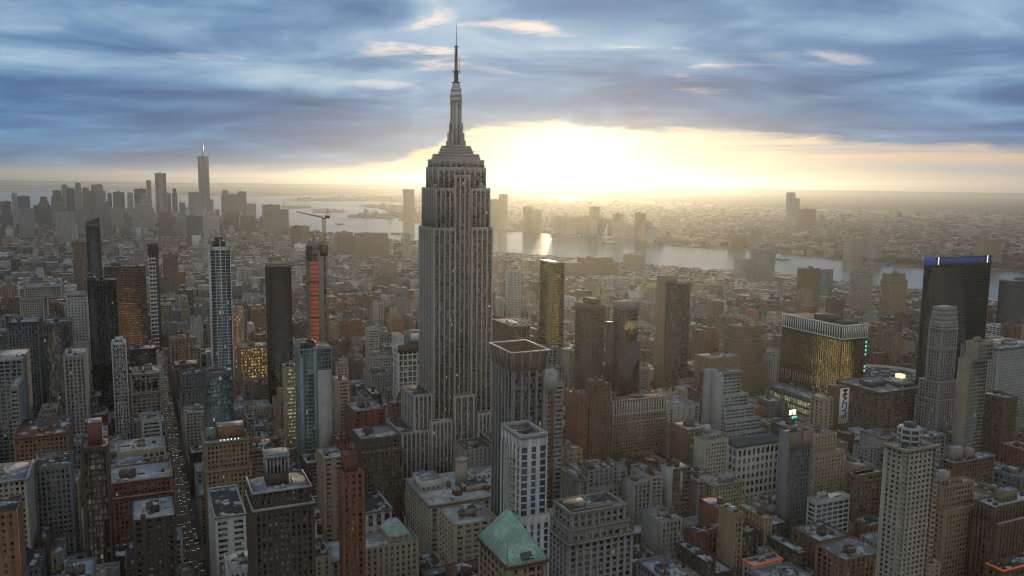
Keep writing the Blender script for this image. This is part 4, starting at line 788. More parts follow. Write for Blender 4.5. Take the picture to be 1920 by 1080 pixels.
# white crown of the brick tower
e = BLD['white-crowned brick tower']; x0, x1, y0, y1, z = FP['white-crowned brick tower']; ox, oy = e.location.x, e.location.y
zt = z_for(576, x0+2, y0+2); mb = MB(); h = zt-z; ins = 0
for k in range(4):
    i0 = .4+k*.55; zz0 = z-.5+h*k/4; zz1 = z-.5+h*(k+1)/4
    mb.box(x0+i0-ox, x1-i0-ox, y0+i0-oy, y1-i0-oy, zz0, zz1)
    for q in range(8): mb.box(x0+i0+(x1-x0-2*i0-1)*q/7-ox, x0+i0+1+(x1-x0-2*i0-1)*q/7-ox, y0+i0-.4-oy, y0+i0-.02-oy, zz0, zz1+.6)
    for q in range(1, 6): mb.box(x0+i0-.4-ox, x0+i0-.02-ox, y0+i0+(y1-y0-2*i0-1)*q/5-oy, y0+i0+1+(y1-y0-2*i0-1)*q/5-oy, zz0, zz1+.6)
mb.obj('crown', 'white', e)
part(e, 'ornament_band', [(x0-.5, x1+.4, y0-.5, y0-.02, z-4.5, z-2.8), (x0-.5, x0-.02, y0, y1, z-4.5, z-2.8), (x0-.4, x1+.3, y0-.4, y0-.02, z-26, z-24.8), (x0-.4, x0-.02, y0, y1, z-26, z-24.8)], 'white')
# white banner on the department store
e = BLD['old department store']; x0, x1, y0, y1, z = FP['old department store']
bxx, bzz = at_y(1582, 760, y0-2)
bl, br_ = x_for(1574, y0-2, bzz), x_for(1591, y0-2, bzz); bt, bb = z_for(728, bxx, y0-2), z_for(794, bxx, y0-2)
part(e, 'corner_pier', [(bl-1.5, br_+2, y0-1.6, y0+14, 0, bt+1)], 'brown')
bn = part(e, 'banner', [(bl, br_, y0-2, y0-1.65, bb, bt)], 'signwhite')
Lh = bt-bb; bw = br_-bl
text("MACY'S", bw*.74, 'signblack', e, ((bl+br_)/2, y0-2.1, bb+Lh*.56), (R(90), R(90), 0), 'lettering', .08)
mb = MB(); pts = []
for k in range(10):
    rr = bw*.30 if k % 2 == 0 else bw*.12; a = math.pi/2+k*math.pi/5; pts.append(((bl+br_)/2+rr*math.cos(a)-e.location.x, y0-2.15-e.location.y, bt-bw*.55+rr*math.sin(a)))
mb.raw(pts, [list(range(10))]).obj('star_sign', 'signred', e)
part(e, 'rooftop_shed', [(x0+12, x0+34, y0+22, y0+40, z-.7, z+5), (x0+44, x0+66, y0+10, y0+40, z-.7, z+3.2)], 'unit_dark')
# tall beige apartment tower: striped drum, corner balconies
e = BLD['tall beige apartment tower']; x0, x1, y0, y1, z = FP['tall beige apartment tower']; ox, oy = e.location.x, e.location.y
dx = x_for(1706, y0+8, z+8); 
dr = MB(); bx_0, by_0 = dx-ox, y0+8-oy
for k in range(4): dr.frustum(bx_0, by_0, z-.7+k*3.4, z+.5+k*3.4, 6.7, 6.7, 8)
for a in range(8): t = a*math.pi/4; dr.bar((bx_0+6.3*math.cos(t), by_0+6.3*math.sin(t), z-.7), (bx_0+6.3*math.cos(t), by_0+6.3*math.sin(t), z+10), .8)
dr.obj('roof_drum', 'white', e)
MB().frustum(bx_0, by_0, z-.7, z+10, 5.6, 5.6, 8).box(bx_0-2.5, bx_0+2.5, by_0-2.5, by_0+2.5, z+10.7, z+13.5).obj('drum_glazing', 'slate', e)
for k in range(44):
    zz = z-3-k*3.1
    if zz > 20: part(e, 'balcony', [(x1-2.6, x1+1.1, y0-1.1, y0-.05, zz, zz+1.1)], 'sand'); part(e, 'balcony', [(x0-1.1, x0+1.6, y0-1.1, y0-.05, zz, zz+1.1)], 'sand')
part(e, 'parapet', [(x0-.8, x1+.8, y0-.9, y0+.1, z-1.2, z+.9), (x0-.8, x0+.1, y0+.1, y1, z-1.2, z+.9)], 'sand')
# roof houses on several
for ref, q, mat_ in (('tan setback block', (1, 9, 2, 7, 9), 'white'), ('brown corner block', (14, 30, 5, 11, 7), 'tan'), ('pink topped block', (4, 14, 3, 9, 11), 'pink'), ('pink topped block', (18, 27, 2, 8, 8), 'pink'), ('carved grey loft', (12, 24, 3, 8, 7), 'white'), ('white terraced block', (-.3, 24, -.4, 3, 5), 'mauve'),
                     ('grey flat block', (4, 14, 6, 18, 5), 'grey'), ('white punched tower', (1, 22, .8, 20, 6), 'white'), ('brown crowned tower', (2, 8, 16, 24, 12), 'brown'), ('dark brick lattice tower', (4, 12, 6, 18, 14), 'brick'), ('white gridded office', (11, 30, 2, 14, 14), 'mauve')):
    e = BLD[ref]; x0, x1, y0, y1, z = FP[ref]; a, b, c_, d_, h_ = q; part(e, 'roof_house', [(x0+a, min(x1-.5, x0+b) if ref != 'white terraced block' else x1+.3, y0+c_, min(y1-.5, y0+d_), z-.7, z+h_)], mat_)
e = BLD['white terraced block']; x0, x1, y0, y1, z = FP['white terraced block']
part(e, 'punched_wall', [(x0-1.2, x0-.03, y0-.3, y1, 0, z+2)], 'white'); zt = z_for(694, x0-6, y1+3)
part(e, 'stair_slab', [(x0-4, x0+8, y1+.1, y1+9, 0, zt)], 'white')
e = BLD['white gridded office']; x0, x1, y0, y1, z = FP['white gridded office']
part(e, 'signboard', [(x0+15, x0+25, y0+1.5, y0+1.95, z+4, z+12)], 'signwhite'); part(e, 'dark_band', [(x0-.3, x1+.2, y0-.3, y0-.02, z-8, z+.3)], 'brown'); part(e, 'dark_band', [(x0-.3, x1+.2, y0-.3, y0-.02, z-58, z-52)], 'brown')
for ref, n in (('dark roofed arcade', 9),):
    e = BLD[ref]; x0, x1, y0, y1, z = FP[ref]; ox, oy = e.location.x, e.location.y
    for i in range(n):
        c = x0+(x1-x0)*(i+.5)/n; w = 1.25
        pts = [(c-w, z-9), (c+w, z-9)]+[(c+w*math.cos(t), z-5+w*math.sin(t)) for t in np.linspace(0, math.pi, 7)]
        MB().raw([(p-ox, y0-.1-oy, q) for p, q in pts], [list(range(len(pts)))]).obj('arched_window', 'glass', e)
    MB().raw([(a-ox, b-oy, c) for a, b, c in ((x0-.8, y0-.8, z+.4), (x1+.8, y0-.8, z+.4), (x1+.8, y1, z+.4), (x0-.8, y1, z+.4), (x0+1, y0+4, z+4.5), (x1-1, y0+4, z+4.5), (x1-1, y1-2, z+4.5), (x0+1, y1-2, z+4.5))], [[0, 1, 5, 4], [1, 2, 6, 5], [2, 3, 7, 6], [3, 0, 4, 7], [4, 5, 6, 7]]).obj('mansard_roof', 'unit_dark', e)
e = BLD['arched stone library']; x0, x1, y0, y1, z = FP['arched stone library']
mb = MB(); ox, oy = e.location.x, e.location.y
for i in range(8): mb.box(x0+8+i*1.5-ox, x0+9.3+i*1.5-ox, y0+14-oy, y0+34-oy, z-.7, z+2.2)
mb.obj('skylight', 'glass_blue', e); part(e, 'roof_house', [(x0+24, x0+36, y0+22, y0+40, z-.7, z+6), (x0+2, x0+7, y0+8, y0+16, z-.7, z+4)], 'stone_pale')
e = BLD['arched cornice block']; x0, x1, y0, y1, z = FP['arched cornice block']
part(e, 'roof_house', [(x0+3, x0+20, y0+30, y0+52, z-.7, z+8), (x0+50, x0+84, y0+38, y0+56, z-.7, z+4)], 'stone_pale'); mbp(e, 'tank_tower', 'cream', lambda m_, ox, oy: m_.frustum(x0+38-ox, y0+34-oy, z-.7, z+20, 5.2, 5.0, 8).frustum(x0+38-ox, y0+34-oy, z+20, z+21.2, 5.6, 5.6, 8))
part(e, 'roof_shed', [(x0+24+k*9, x0+30+k*9, y0+12+(k % 3)*6, y0+18+(k % 3)*6, z-.7, z+3.5) for k in range(5)], 'brick')

# ------------------------------------------------------------------ the tallest skyscraper
wall_mat('tower_stone', (.47, .42, .395), var=.2)
m, g = new_mat('strip'); co = objco(g); x, y, z_ = g.xyz(co); rd = orand(g)
fz = g.m('FRACT', g.m('DIVIDE', z_, 3.75)); win = g.m('MULTIPLY', g.m('GREATER_THAN', fz, .34), g.m('LESS_THAN', fz, .92))
hx = g.m('FRACT', g.m('DIVIDE', g.m('ADD', g.m('ADD', x, y), .6), 1.27)); mul = g.m('GREATER_THAN', hx, .16)
win = g.m('MULTIPLY', win, mul)
cell = g.comb(g.m('FLOOR', g.m('DIVIDE', g.m('ADD', g.m('ADD', x, y), .6), 1.27)), g.m('MULTIPLY', rd, 0), g.m('FLOOR', g.m('DIVIDE', z_, 3.75)))
w = g.white(cell); r_, g_, b_ = g.xyz(w[1])
gl = g.mix(g.sm(r_, .72, .78), (.010, .009, .010), (.20, .165, .125))
spc = g.mix(mul, (.16, .145, .135), (.062, .036, .029))
bsdf(g, g.mix(win, spc, gl), g.m('SUBTRACT', .62, g.m('MULTIPLY', win, .5)), 0.0, 1.6, em=(1, .62, .30), ems=g.m('MULTIPLY', win, g.m('MULTIPLY', g.sm(b_, .993, .994), .4))); MAT['strip'] = m
EX, EY = 272.0, 718.0
e = empty('skyscraper', (EX, EY, 0), 'tallest grey stone skyscraper with stepped shoulders and a needle mast', 'skyscraper')
stone = MB(); roofs = MB(); strips = []
def ribs(x0, x1, y0, y1, z0, z1, sides='NE', n=None, ne=None, wide=1.35, top=3.2, pier=.7):
    X0, X1, Y0, Y1 = x0-EX, x1-EX, y0-EY, y1-EY; p = pier
    stone.box(X0+p, X1-p, Y0+p, Y1-p, z0, z1-1)
    MB().box(X0+p+.05, X1-p-.05, Y0+p+.05, Y1-p-.05, z1-1, z1-.6).obj('roof', 'roof_dark', e)
    for s in 'NEW':
        a, b = (X0, X1) if s == 'N' else (Y0+p, Y1-p)
        k = (n if s == 'N' else ne) or max(1, int(round((b-a)/3.9))); cs = np.linspace(a+.8, b-.8, k+1)
        for i, c in enumerate(cs):
            h_ = (.8 if i in (0, k) else wide/2); lo, hi = max(a, c-h_), min(b, c+h_)
            stone.box(*((lo, hi, Y0, Y0+p) if s == 'N' else ((X0, X0+p, lo, hi) if s == 'E' else (X1-p, X1, lo, hi))), z0, z1)
            if i < k and s in sides:
                lo2, hi2 = min(b, c+h_)+.01, cs[i+1]-(.8 if i+1 == k else wide/2)-.01
                strips.append((lo2, hi2, Y0+p-.28, Y0+p-.02, z0, z1-top) if s == 'N' else (X0+p-.28, X0+p-.02, lo2, hi2, z0, z1-top))
        stone.box(*((a+.02, b-.02, Y0+.12, Y0+p) if s == 'N' else ((X0+.12, X0+p, a+.02, b-.02) if s == 'E' else (X1-p, X1-.12, a+.02, b-.02))), z1-top, z1+.05)
    stone.box(X0, X1, Y1-p, Y1, z0, z1)
ribs(243, 264.5, 697, 739, 0, 259, n=4, ne=9); ribs(279.5, 301, 697, 739, 0, 259, n=4)
ribs(245.5, 264.5, 698.5, 737.5, 259, 294.5, n=4, ne=8); ribs(279.5, 298.5, 698.5, 737.5, 259, 294.5, n=4)
ribs(264.5, 279.5, 700.5, 735, 0, 306, n=3, sides='N')
ribs(248.5, 295.5, 701.3, 734, 294.5, 313, n=9, ne=6, top=5); ribs(250, 294, 702.5, 733, 313, 320, n=8, ne=5, top=4.6)
ribs(262, 282, 692.5, 700, 0, 105, n=3, top=3); ribs(239, 259, 690, 697, 0, 84, n=5, sides='NE', ne=2); ribs(284.5, 305, 690, 697, 0, 87, n=5)
ribs(225, 243, 698.5, 737.5, 0, 108, n=4, ne=8); ribs(301, 319, 698.5, 737.5, 0, 108, n=4)
ribs(212, 238, 693, 743, 0, 76, n=6, ne=11); ribs(306, 332, 693, 743, 0, 76, n=6); ribs(207, 337, 688, 746, 0, 22, n=28, ne=12)
stone.obj('stone_frame', 'tower_stone', e)
strips.sort(key=lambda q: -(q[5]-q[4])*max(q[1]-q[0], q[3]-q[2]))
for q in strips[:99]: MB().box(*q).obj('window_strip', 'strip', e)
if strips[99:]:
    o = MB()
    for q in strips[99:]: o.box(*q)
    tag(o.obj('lower_window_strips', 'strip', e), kind='stuff')
for c in (-6.3, -.1, 6.1):
    pts = [(c+2.0*math.cos(t), 101+2.0*math.sin(t)) for t in np.linspace(0, math.pi, 8)]
    MB().raw([(p, 692.5-EY-.06, q) for p, q in pts], [list(range(8))]).obj('arch', 'slate', e)
mt = MB()
mt.box(-19, 19, -13, 13, 319.5, 322.3).box(-18.3, 18.3, -12.3, 12.3, 322.3, 325)
mt.box(-13.2, 13.2, -10.5, 10.5, 325, 327.6).box(-12.2, 12.2, -9.8, 9.8, 327.6, 330.2).box(-11.2, 11.2, -9, 9, 330.2, 332.5)
ms = mt.obj('mast_base', 'tower_stone', e)
o = MB().frustum(0, 0, 332.5, 372, 4.6, 4.4, 16).frustum(0, 0, 372, 376, 5.6, 5.6, 16).frustum(0, 0, 376, 381, 5.9, 4.6, 16).frustum(0, 0, 381, 384, 4.9, 4.9, 16).frustum(0, 0, 384, 389, 4.2, 2.4, 16).obj('mooring_mast', 'mast_metal', e)
for a in range(4):
    w_ = MB(); c_, s_ = math.cos(R(45+90*a)), math.sin(R(45+90*a))
    for (r0, r1, h_) in ((3.6, 5.3, 372), (5.3, 6.6, 353), (6.6, 8.2, 344), (8.2, 9.6, 337)):
        V = [(c_*r-s_*t, s_*r+c_*t) for r in (r0, r1) for t in (-.9, .9)]
        w_.raw([(x, y, 332.4) for x, y in V]+[(x, y, h_) for x, y in V], [[0, 2, 6, 4], [2, 3, 7, 6], [3, 1, 5, 7], [1, 0, 4, 5], [4, 6, 7, 5]])
    w_.obj('wing_buttress', 'white', o)
gm = MB()
for a in range(8): gm.bar((4.75*math.cos(R(45*a+10)), 4.75*math.sin(R(45*a+10)), 333), (4.6*math.cos(R(45*a+10)), 4.6*math.sin(R(45*a+10)), 371), .9)
gm.obj('mast_glazing', 'glass', o)
an = MB().frustum(0, 0, 389, 398, 2.1, 2.0, 10).frustum(0, 0, 398, 399, 3.4, 3.4, 10).frustum(0, 0, 388.6, 389.4, 4.0, 4.0, 12).frustum(0, 0, 399, 413, 1.35, 1.2, 8).frustum(0, 0, 413, 420, .95, .8, 8).frustum(0, 0, 420, 421, 2.0, 2.0, 8).frustum(0, 0, 421, 442, .5, .12, 6)
for k in range(9): an.frustum(0, 0, 400+k*2.2, 400.7+k*2.2, 1.9, 1.9, 8)
an.bar((3.0, 0, 397), (3.0, 0, 410), .35).bar((1, 0, 405), (3, 0, 405), .3)
for k in range(6): an.bar((-1.2+.4*k, -1.6, 391), (-1.2+.4*k, -1.6, 397), .25)
an.obj('antenna', 'darksteel', e)
def rail(m_):
    for k in range(24): m_.bar((-18+k*36/23, -12.2, 325.5), (-18+k*36/23, -12.2, 327.6), .22)
    m_.bar((-18, -12.2, 327.6), (18, -12.2, 327.6), .25)
    return m_
rail(MB()).obj('deck_railing', 'steel', e)
for q in ((-25.5, -8, 294, 315), (25.2, -8, 296, 315)): MB().bar((q[0], q[1], q[2]), (q[0], q[1], q[3]), .5).bar((q[0], q[1], q[3]-3), (q[0]+(2 if q[0] < 0 else -2), q[1], q[3]-3), .4).obj('aerial_pole', 'steel', e)
for q in ((-26, -17, 4), (18, -18, 5), (21, -17, 3)): MB().frustum(q[0], q[1], 294, 294+q[2], .9, 1.4, 8).box(q[0]-2.5, q[0]-1.2, q[1]-.6, q[1]+.6, 294, 296.4).obj('dish_antenna', 'white', e)
reg((207, 337, 688, 746, 320), 892, 'tallest skyscraper')
HEROES[-1].update(p0=752, p1=924)

# ------------------------------------------------------------------ lower Manhattan, the far shore towers
FARST = dict(bay=4.2, pw=2.1, fh=4.4, sh=2.3, pd=.7, sd=.2, cw=3.0)
FARG = dict(bay=5.0, pw=.6, fh=4.4, sh=.8, pd=.5, sd=.1, cw=2.0)
LM = [  # left, right, top, distance, wall, glass?, what it looks like
 (0, 19, 378, 4700, 'umber', 0, 'brown slab at the left edge of the hazy downtown skyline'), (21, 31, 362, 4900, 'white', 0, 'thin pale tower near the left end of the downtown skyline'),
 (31, 54, 368, 5100, 'slate', 0, 'dark stepped tower with a rounded head near the left end of the downtown skyline'), (72, 90, 369, 5000, 'darkbrick', 0, 'small dark box-shaped tower alone on the left of the downtown skyline'),
 (95, 117, 357, 5300, 'brown', 0, 'brown flat tower left of the pair of dark downtown towers'), (115, 126, 346, 5500, 'mauve', 0, 'slim pale tower with a pointed tip in the left part of the downtown skyline'),
 (124, 139, 353, 5350, 'slate', 1, 'dark blue tower directly left of the tall slim metal tower downtown'), (138, 153, 343, 5189, 'mauve', 0, 'tall slim metal tower, highest on the left half of the downtown skyline'),
 (154, 166, 352, 5700, 'concrete', 1, 'narrow hazy tower just right of the tall slim metal tower downtown'), (166, 197, 346, 5500, 'grey', 0, 'wide grey flat-topped tower in the left half of the downtown skyline'),
 (164, 181, 358, 5200, 'brown', 0, 'reddish tower in front of the wide grey flat-topped downtown tower'), (201, 209, 362, 5600, 'slate', 0, 'thin dark tower left of the square brown downtown tower'),
 (211, 233, 360, 5250, 'darkbrick', 0, 'square brown tower in the middle of the downtown skyline'), (238, 249, 361, 5400, 'white', 0, 'narrow pale tower right of the square brown downtown tower'),
 (251, 274, 354, 5400, 'darkbrick', 1, 'square dark tower left of the pale stepped needle downtown'), (274, 283, 338, 5300, 'mauve', 0, 'pale stepped needle tower close left of the sunlit glass tower downtown'),
 (290, 311, 324, 5450, 'steel', 1, 'tall sunlit glass tower with spiky top, left of the pointed highest downtown tower'), (311, 320, 362, 5600, 'brown', 0, 'narrow brown tower right of the sunlit glass tower downtown'),
 (322, 332, 354, 5500, 'slate', 0, 'slim dark tower between the sunlit glass tower and the gold-lit box downtown'), (336, 347, 380, 5000, 'slate', 0, 'low dark blue stepped tower left of the gold-lit box downtown'),
 (353, 384, 360, 5150, 'steel', 1, 'wide glass box lit gold at the foot of the pointed highest downtown tower'), (384, 400, 374, 5300, 'mauve', 0, 'low tower under the right side of the pointed highest downtown tower'),
 (415, 430, 357, 5600, 'tan', 0, 'stepped tan tower right of the pointed highest downtown tower'), (429, 446, 364, 5750, 'concrete', 1, 'flat tan tower in the cluster right of the pointed highest downtown tower'),
 (446, 462, 359, 5900, 'mauve', 1, 'pale flat tower at the right of the three riverside downtown towers'), (463, 480, 382, 5700, 'tan', 0, 'low stepped tan tower where the downtown skyline drops to the bay'),
 (494, 525, 384, 4200, 'tan', 0, 'broad brown tower standing apart right of the downtown skyline by the bay'), (527, 541, 393, 4250, 'tan', 0, 'lower brown block beside the broad brown tower by the bay'),
 (34, 62, 391, 4300, 'mauve', 0, 'pale wide slab low in the left of the downtown skyline'), (62, 95, 385, 4600, 'brown', 0, 'brown wide block low in the left of the downtown skyline'),
 (96, 124, 380, 4500, 'grey', 0, 'jagged grey block low in front of the brown flat downtown tower'), (104, 138, 398, 4000, 'concrete', 0, 'pale broad block in front of the left downtown skyline'),
 (140, 158, 392, 4400, 'grey', 0, 'grey shaft at the foot of the tall slim metal tower downtown'), (180, 207, 377, 4600, 'tan', 0, 'tan ribbed block below the wide grey flat-topped downtown tower'),
 (209, 232, 390, 4500, 'concrete', 0, 'pale stepped block below the square brown downtown tower'), (247, 289, 382, 4500, 'concrete', 0, 'massive ribbed grey block below the pale stepped needle downtown'),
 (262, 278, 364, 5000, 'mauve', 0, 'pale box in front of the square dark downtown tower'), (296, 326, 398, 4000, 'brown', 0, 'brown pyramidal block below the sunlit glass tower downtown'),
 (330, 350, 398, 4300, 'grey', 0, 'grey block below the low dark blue stepped tower downtown'), (350, 380, 405, 3700, 'brown', 0, 'dark brown block in front of the gold-lit box downtown'),
 (378, 410, 398, 4300, 'white', 0, 'white broad block with tanks at the foot of the pointed highest downtown tower'), (425, 448, 396, 4500, 'brown', 0, 'brown stepped block below the tan riverside downtown towers'), (452, 478, 404, 4300, 'umber', 0, 'dark block at the right foot of the downtown skyline'),
 (566, 580, 424, 3400, 'tan', 0, 'small brown block on the near shore of the bay'), (548, 565, 424, 3500, 'brown', 0, 'dark block on the near shore left of the crane'), (630, 668, 436, 3100, 'tan', 0, 'broad brown terraced warehouse on the near shore right of the crane'),
 (672, 728, 438, 2900, 'tan', 0, 'long brown warehouse with stepped roof at the near shore of the bay'), (758, 770, 438, 2900, 'white', 0, 'white box on the near shore left of the tallest skyscraper'),
 (134, 143, 420, 3300, 'white', 0, 'small white tower low before the downtown skyline'), (135, 164, 453, 2300, 'brown', 0, 'plain brown block left of the sloped dark tower'), (302, 321, 444, 2500, 'sand', 0, 'tan block with sunlit front right of the striped needle'),
 (250, 272, 468, 1800, 'mauve', 0, 'white-shouldered old office block left of the striped needle'), (305, 333, 477, 2000, 'brown', 0, 'dark square block right of the striped needle')]
for L_, R_, tp, d_, wl, gl_, lab in LM:
    if d_ > 3600: wl = dict(brown='hazed_brown', tan='hazed_tan', darkbrick='hazed_brown', umber='hazed_brown').get(wl, wl)  # faded wall colours imitate haze on the far towers
    x0, zt = at_y(L_, tp, d_); x1 = x_for(R_, d_, zt)
    dp = max(25, min(60, (x1-x0)*.8)); st_ = FARG if gl_ else FARST
    if d_ < 3600: st_ = 'grid'
    rg = random.Random(lab); tl = [(x0, x1, d_, d_+dp, 0, zt)]
    if rg.random() < .45 and x1-x0 > 30 and not gl_: w_ = x1-x0; tl = [(x0, x1, d_, d_+dp, 0, zt*.86), (x0+w_*.14, x1-w_*.14, d_+4, d_+dp-4, zt*.86-.8, zt)]
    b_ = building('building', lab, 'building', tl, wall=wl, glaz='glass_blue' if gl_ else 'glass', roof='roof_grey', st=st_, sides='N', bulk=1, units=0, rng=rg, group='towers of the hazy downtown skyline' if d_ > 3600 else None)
    reg((x0, x1, d_, d_+dp, zt), tp+28, None)
# the pointed highest downtown tower
wx, wy = x_for(382, 5322, 300), 5322.0
zr_ = z_for(293, wx, wy); ztip = z_for(263, wx, wy)
e = empty('building', (wx, wy, 0), 'pointed glass tower with a needle spire, highest of the downtown skyline', 'building', 'towers of the hazy downtown skyline')
b_ = 31; t_ = 31*.707; V = [(i*b_, j*b_, 0) for i, j in ((-1, -1), (1, -1), (1, 1), (-1, 1))]+[(i*b_, j*b_, 56) for i, j in ((-1, -1), (1, -1), (1, 1), (-1, 1))]+[(0, -b_, zr_), (b_, 0, zr_), (0, b_, zr_), (-b_, 0, zr_)]
MB().raw(V, [[0, 1, 5, 4], [1, 2, 6, 5], [2, 3, 7, 6], [3, 0, 4, 7], [4, 5, 8], [5, 9, 8], [5, 6, 9], [6, 10, 9], [6, 7, 10], [7, 11, 10], [7, 4, 11], [4, 8, 11], [8, 9, 10, 11]]).obj('tower_shaft', 'glass_blue', e)
MB().frustum(0, 0, zr_, zr_+6, 16, 16, 16).obj('roof_ring', 'steel', e)
MB().frustum(0, 0, zr_+6, ztip, 5.0, 2.0, 8).frustum(0, 0, zr_+30, zr_+34, 4.5, 4.5, 8).obj('spire', 'steel', e)
reg((wx-31, wx+31, wy-31, wy+31, zr_), 360, 'pointed highest downtown tower')
# New Jersey shore
JC = [(758, 777, 355, 0, 'tan', 'tall hazy tower across the bay just left of the tallest skyscraper'), (940, 952, 364, 0, 'tan', 'slim hazy tower across the river just right of the tallest skyscraper'),
 (923, 936, 374, 0, 'tan', 'lower hazy tower between the tallest skyscraper and the slim shore tower'), (986, 1000, 388, 0, 'tan', 'faint square tower under the sunset glow on the far shore'), (1002, 1016, 394, 0, 'sand', 'faint low tower under the sunset glow on the far shore'),
 (1042, 1062, 405, 0, 'concrete', 'pale faint block, first in the row of far shore towers beneath the glow'), (1067, 1090, 407, 0, 'sand', 'pale wide block in the row of far shore towers beneath the glow'), (1093, 1106, 404, 0, 'tan', 'tan block in the row of far shore towers beneath the glow'),
 (1112, 1125, 388, 0, 'tan', 'taller faint tower in the row of far shore towers beneath the glow'), (1128, 1150, 410, 0, 'brown', 'brown block in the row of far shore towers beneath the glow'), (1155, 1169, 401, 0, 'concrete', 'pale square tower towards the right of the far shore row'),
 (1174, 1191, 421, 0, 'white', 'low white block near the water in the far shore row'), (1198, 1212, 399, 0, 'brown', 'dark brown tower at the right end of the far shore row'), (1211, 1223, 416, 0, 'tan', 'lower tan tower at the right end of the far shore row'),
 (1223, 1240, 430, 0, 'white', 'low pale block right of the far shore row'), (1482, 1492, 361, 2600, 'concrete', 'tall hazy slab standing alone far inland across the river'), (1490, 1500, 372, 2600, 'concrete', 'lower twin beside the tall hazy slab far inland'),
 (1504, 1530, 392, 2200, 'brown', 'broad brown block right of the hazy inland slab'), (1418, 1428, 430, 0, 'grey', 'small grey tower on the far bank left of the twisted pair'), (1597, 1628, 447, 0, 'concrete', 'greyish square block on the far bank'),
 (1643, 1655, 453, 0, 'concrete', 'narrow pale tower right of the greyish square block on the far bank'), (1376, 1400, 442, 0, 'brown', 'brown low block on the far bank near the twisted pair'), (1846, 1880, 448, 300, 'tan', 'long tan block on the far bank at the right')]
JB = [(700, 412), (940, 433), (1034, 441), (1140, 445), (1240, 458), (1300, 464), (1440, 471), (1560, 485), (1680, 498), (1920, 509)]
for L_, R_, tp, back, wl, lab in JC:
    c_ = (L_+R_)/2; yb = np.interp(c_, [p[0] for p in JB], [p[1] for p in JB])-3
    gx, gy = ground(c_, yb); v = np.array([gx, gy]); v = v*(1+back/np.linalg.norm(v))
    zt = z_for(tp, *v); x0 = x_for(L_, v[1], zt); x1 = x_for(R_, v[1], zt)
    if x1-x0 > 90: x1 = x0+(x1-x0)
    building('building', lab, 'building', [(x0, x1, v[1], v[1]+40, -1, zt)], wall=wl, st=FARST, sides='N', units=0, bulk=1, group='towers on the far shore')
# ------------------------------------------------------------------ statue, boats, arena, billboard
sx, sy = ground(532, 387.4)
e = empty('statue', (sx, sy, 0), 'tiny robed statue with raised arm on its pedestal on a small bay island', 'statue')
MB().frustum(0, 0, 0, 12, 34, 30, 10).frustum(0, 0, 12, 46, 11, 8, 4).obj('pedestal', 'sand', e)
MB().frustum(0, 0, 46, 66, 5.5, 4.4, 10).frustum(0, 0, 66, 75, 4.4, 3.2, 10).frustum(0, 0, 75, 80, 2.2, 2.0, 8).bar((-2.5, 0, 73), (-5.5, 0, 88), 1.8).frustum(-5.8, 0, 88, 93, 1.2, 1.8, 8).bar((3, -1, 70), (5, -3, 66), 2).obj('figure', 'copper', e)
def boat(px, py, ln, label, hull='signwhite', sail=False, group='boats on the river'):
    x, y = ground(px, py, -3); e = empty('boat', (x, y, -3), label, 'boat', group); e.rotation_euler = (0, 0, R(-25)); w = ln*.13
    MB().raw([(-ln/2, 0, 0), (-ln*.3, -w, -.5), (ln*.5, -w, -.5), (ln*.5, w, -.5), (-ln*.3, w, -.5), (-ln*.55, 0, ln*.09), (-ln*.3, -w*1.2, ln*.08), (ln*.5, -w*1.1, ln*.07), (ln*.5, w*1.1, ln*.07), (-ln*.3, w*1.2, ln*.08)],
             [[0, 1, 6, 5], [1, 2, 7, 6], [2, 3, 8, 7], [3, 4, 9, 8], [4, 0, 5, 9], [5, 6, 7, 8, 9]]).obj('hull', hull, e)
    MB().box(-ln*.22, ln*.38, -w*.7, w*.7, ln*.075, ln*.15).box(-ln*.1, ln*.1, -w*.4, w*.4, ln*.15, ln*.21).obj('cabin', 'signwhite', e)
    if sail:
        MB().bar((0, 0, 0), (0, 0, ln*1.3), ln*.03).obj('mast', 'steel', e); MB().raw([(-ln*.4, .3, ln*.2), (ln*.05, .3, ln*.2), (0, .3, ln*1.3), (-ln*.4, .6, ln*.2), (ln*.05, .6, ln*.2), (0, .6, ln*1.3)], [[0, 1, 2], [5, 4, 3], [0, 2, 5, 3], [1, 4, 5, 2], [0, 3, 4, 1]]).obj('sail', 'signwhite', e)
boat(1143, 456.5, 70, 'dark ferry in mid river below the glow', 'slate'); boat(1138, 446, 60, 'white sailing boat close to the far shore', sail=True); boat(1466, 487, 60, 'small grey ferry on the bright water left of the green glass block', 'slate')
boat(1221, 454, 80, 'long boat moored at the far bank right of the shore towers', 'slate'); boat(637, 420.5, 60, 'small dark boat in the bay right of the crane', 'slate'); boat(586, 404, 60, 'tiny boat in the bay above the crane jib', 'slate'); boat(745, 439, 70, 'low barge in the bay left of the tallest skyscraper', 'slate')
ax, ay = ground(1662, 706, 30); e = empty('arena', (ax, ay, 0), 'large round arena with a pale ring-shaped rim beside the black numbered tower', 'arena')
MB().frustum(0, 0, 0, 30, 62, 62, 48).obj('drum_wall', 'slate', e); MB().frustum(0, 0, 30, 31, 60, 58, 48).obj('roof', 'roof_dark', e)
rm = MB()
for k in range(48):
    a, b = 2*math.pi*k/48, 2*math.pi*(k+1)/48
    rm.raw([(q*math.cos(t), q*math.sin(t), zz) for t in (a, b) for q in (60, 63) for zz in (28, 34)], [[0, 1, 5, 4], [2, 6, 7, 3], [1, 3, 7, 5]])
rm.obj('rim', 'stone_pale', e)
for k in range(10):
    a = .5+k*.6; MB().box(30*math.cos(a)-2, 30*math.cos(a)+2, 40*math.sin(a)-1.5, 40*math.sin(a)+1.5, 30.5, 32.5).obj('roof_unit', 'unit', e)
MB().box(6, 14, -20, -10, 30.5, 36).obj('lit_canopy', 'lampwarm', e)
reg((ax-62, ax+62, ay-62, ay+62, 34), 714, 'round arena')
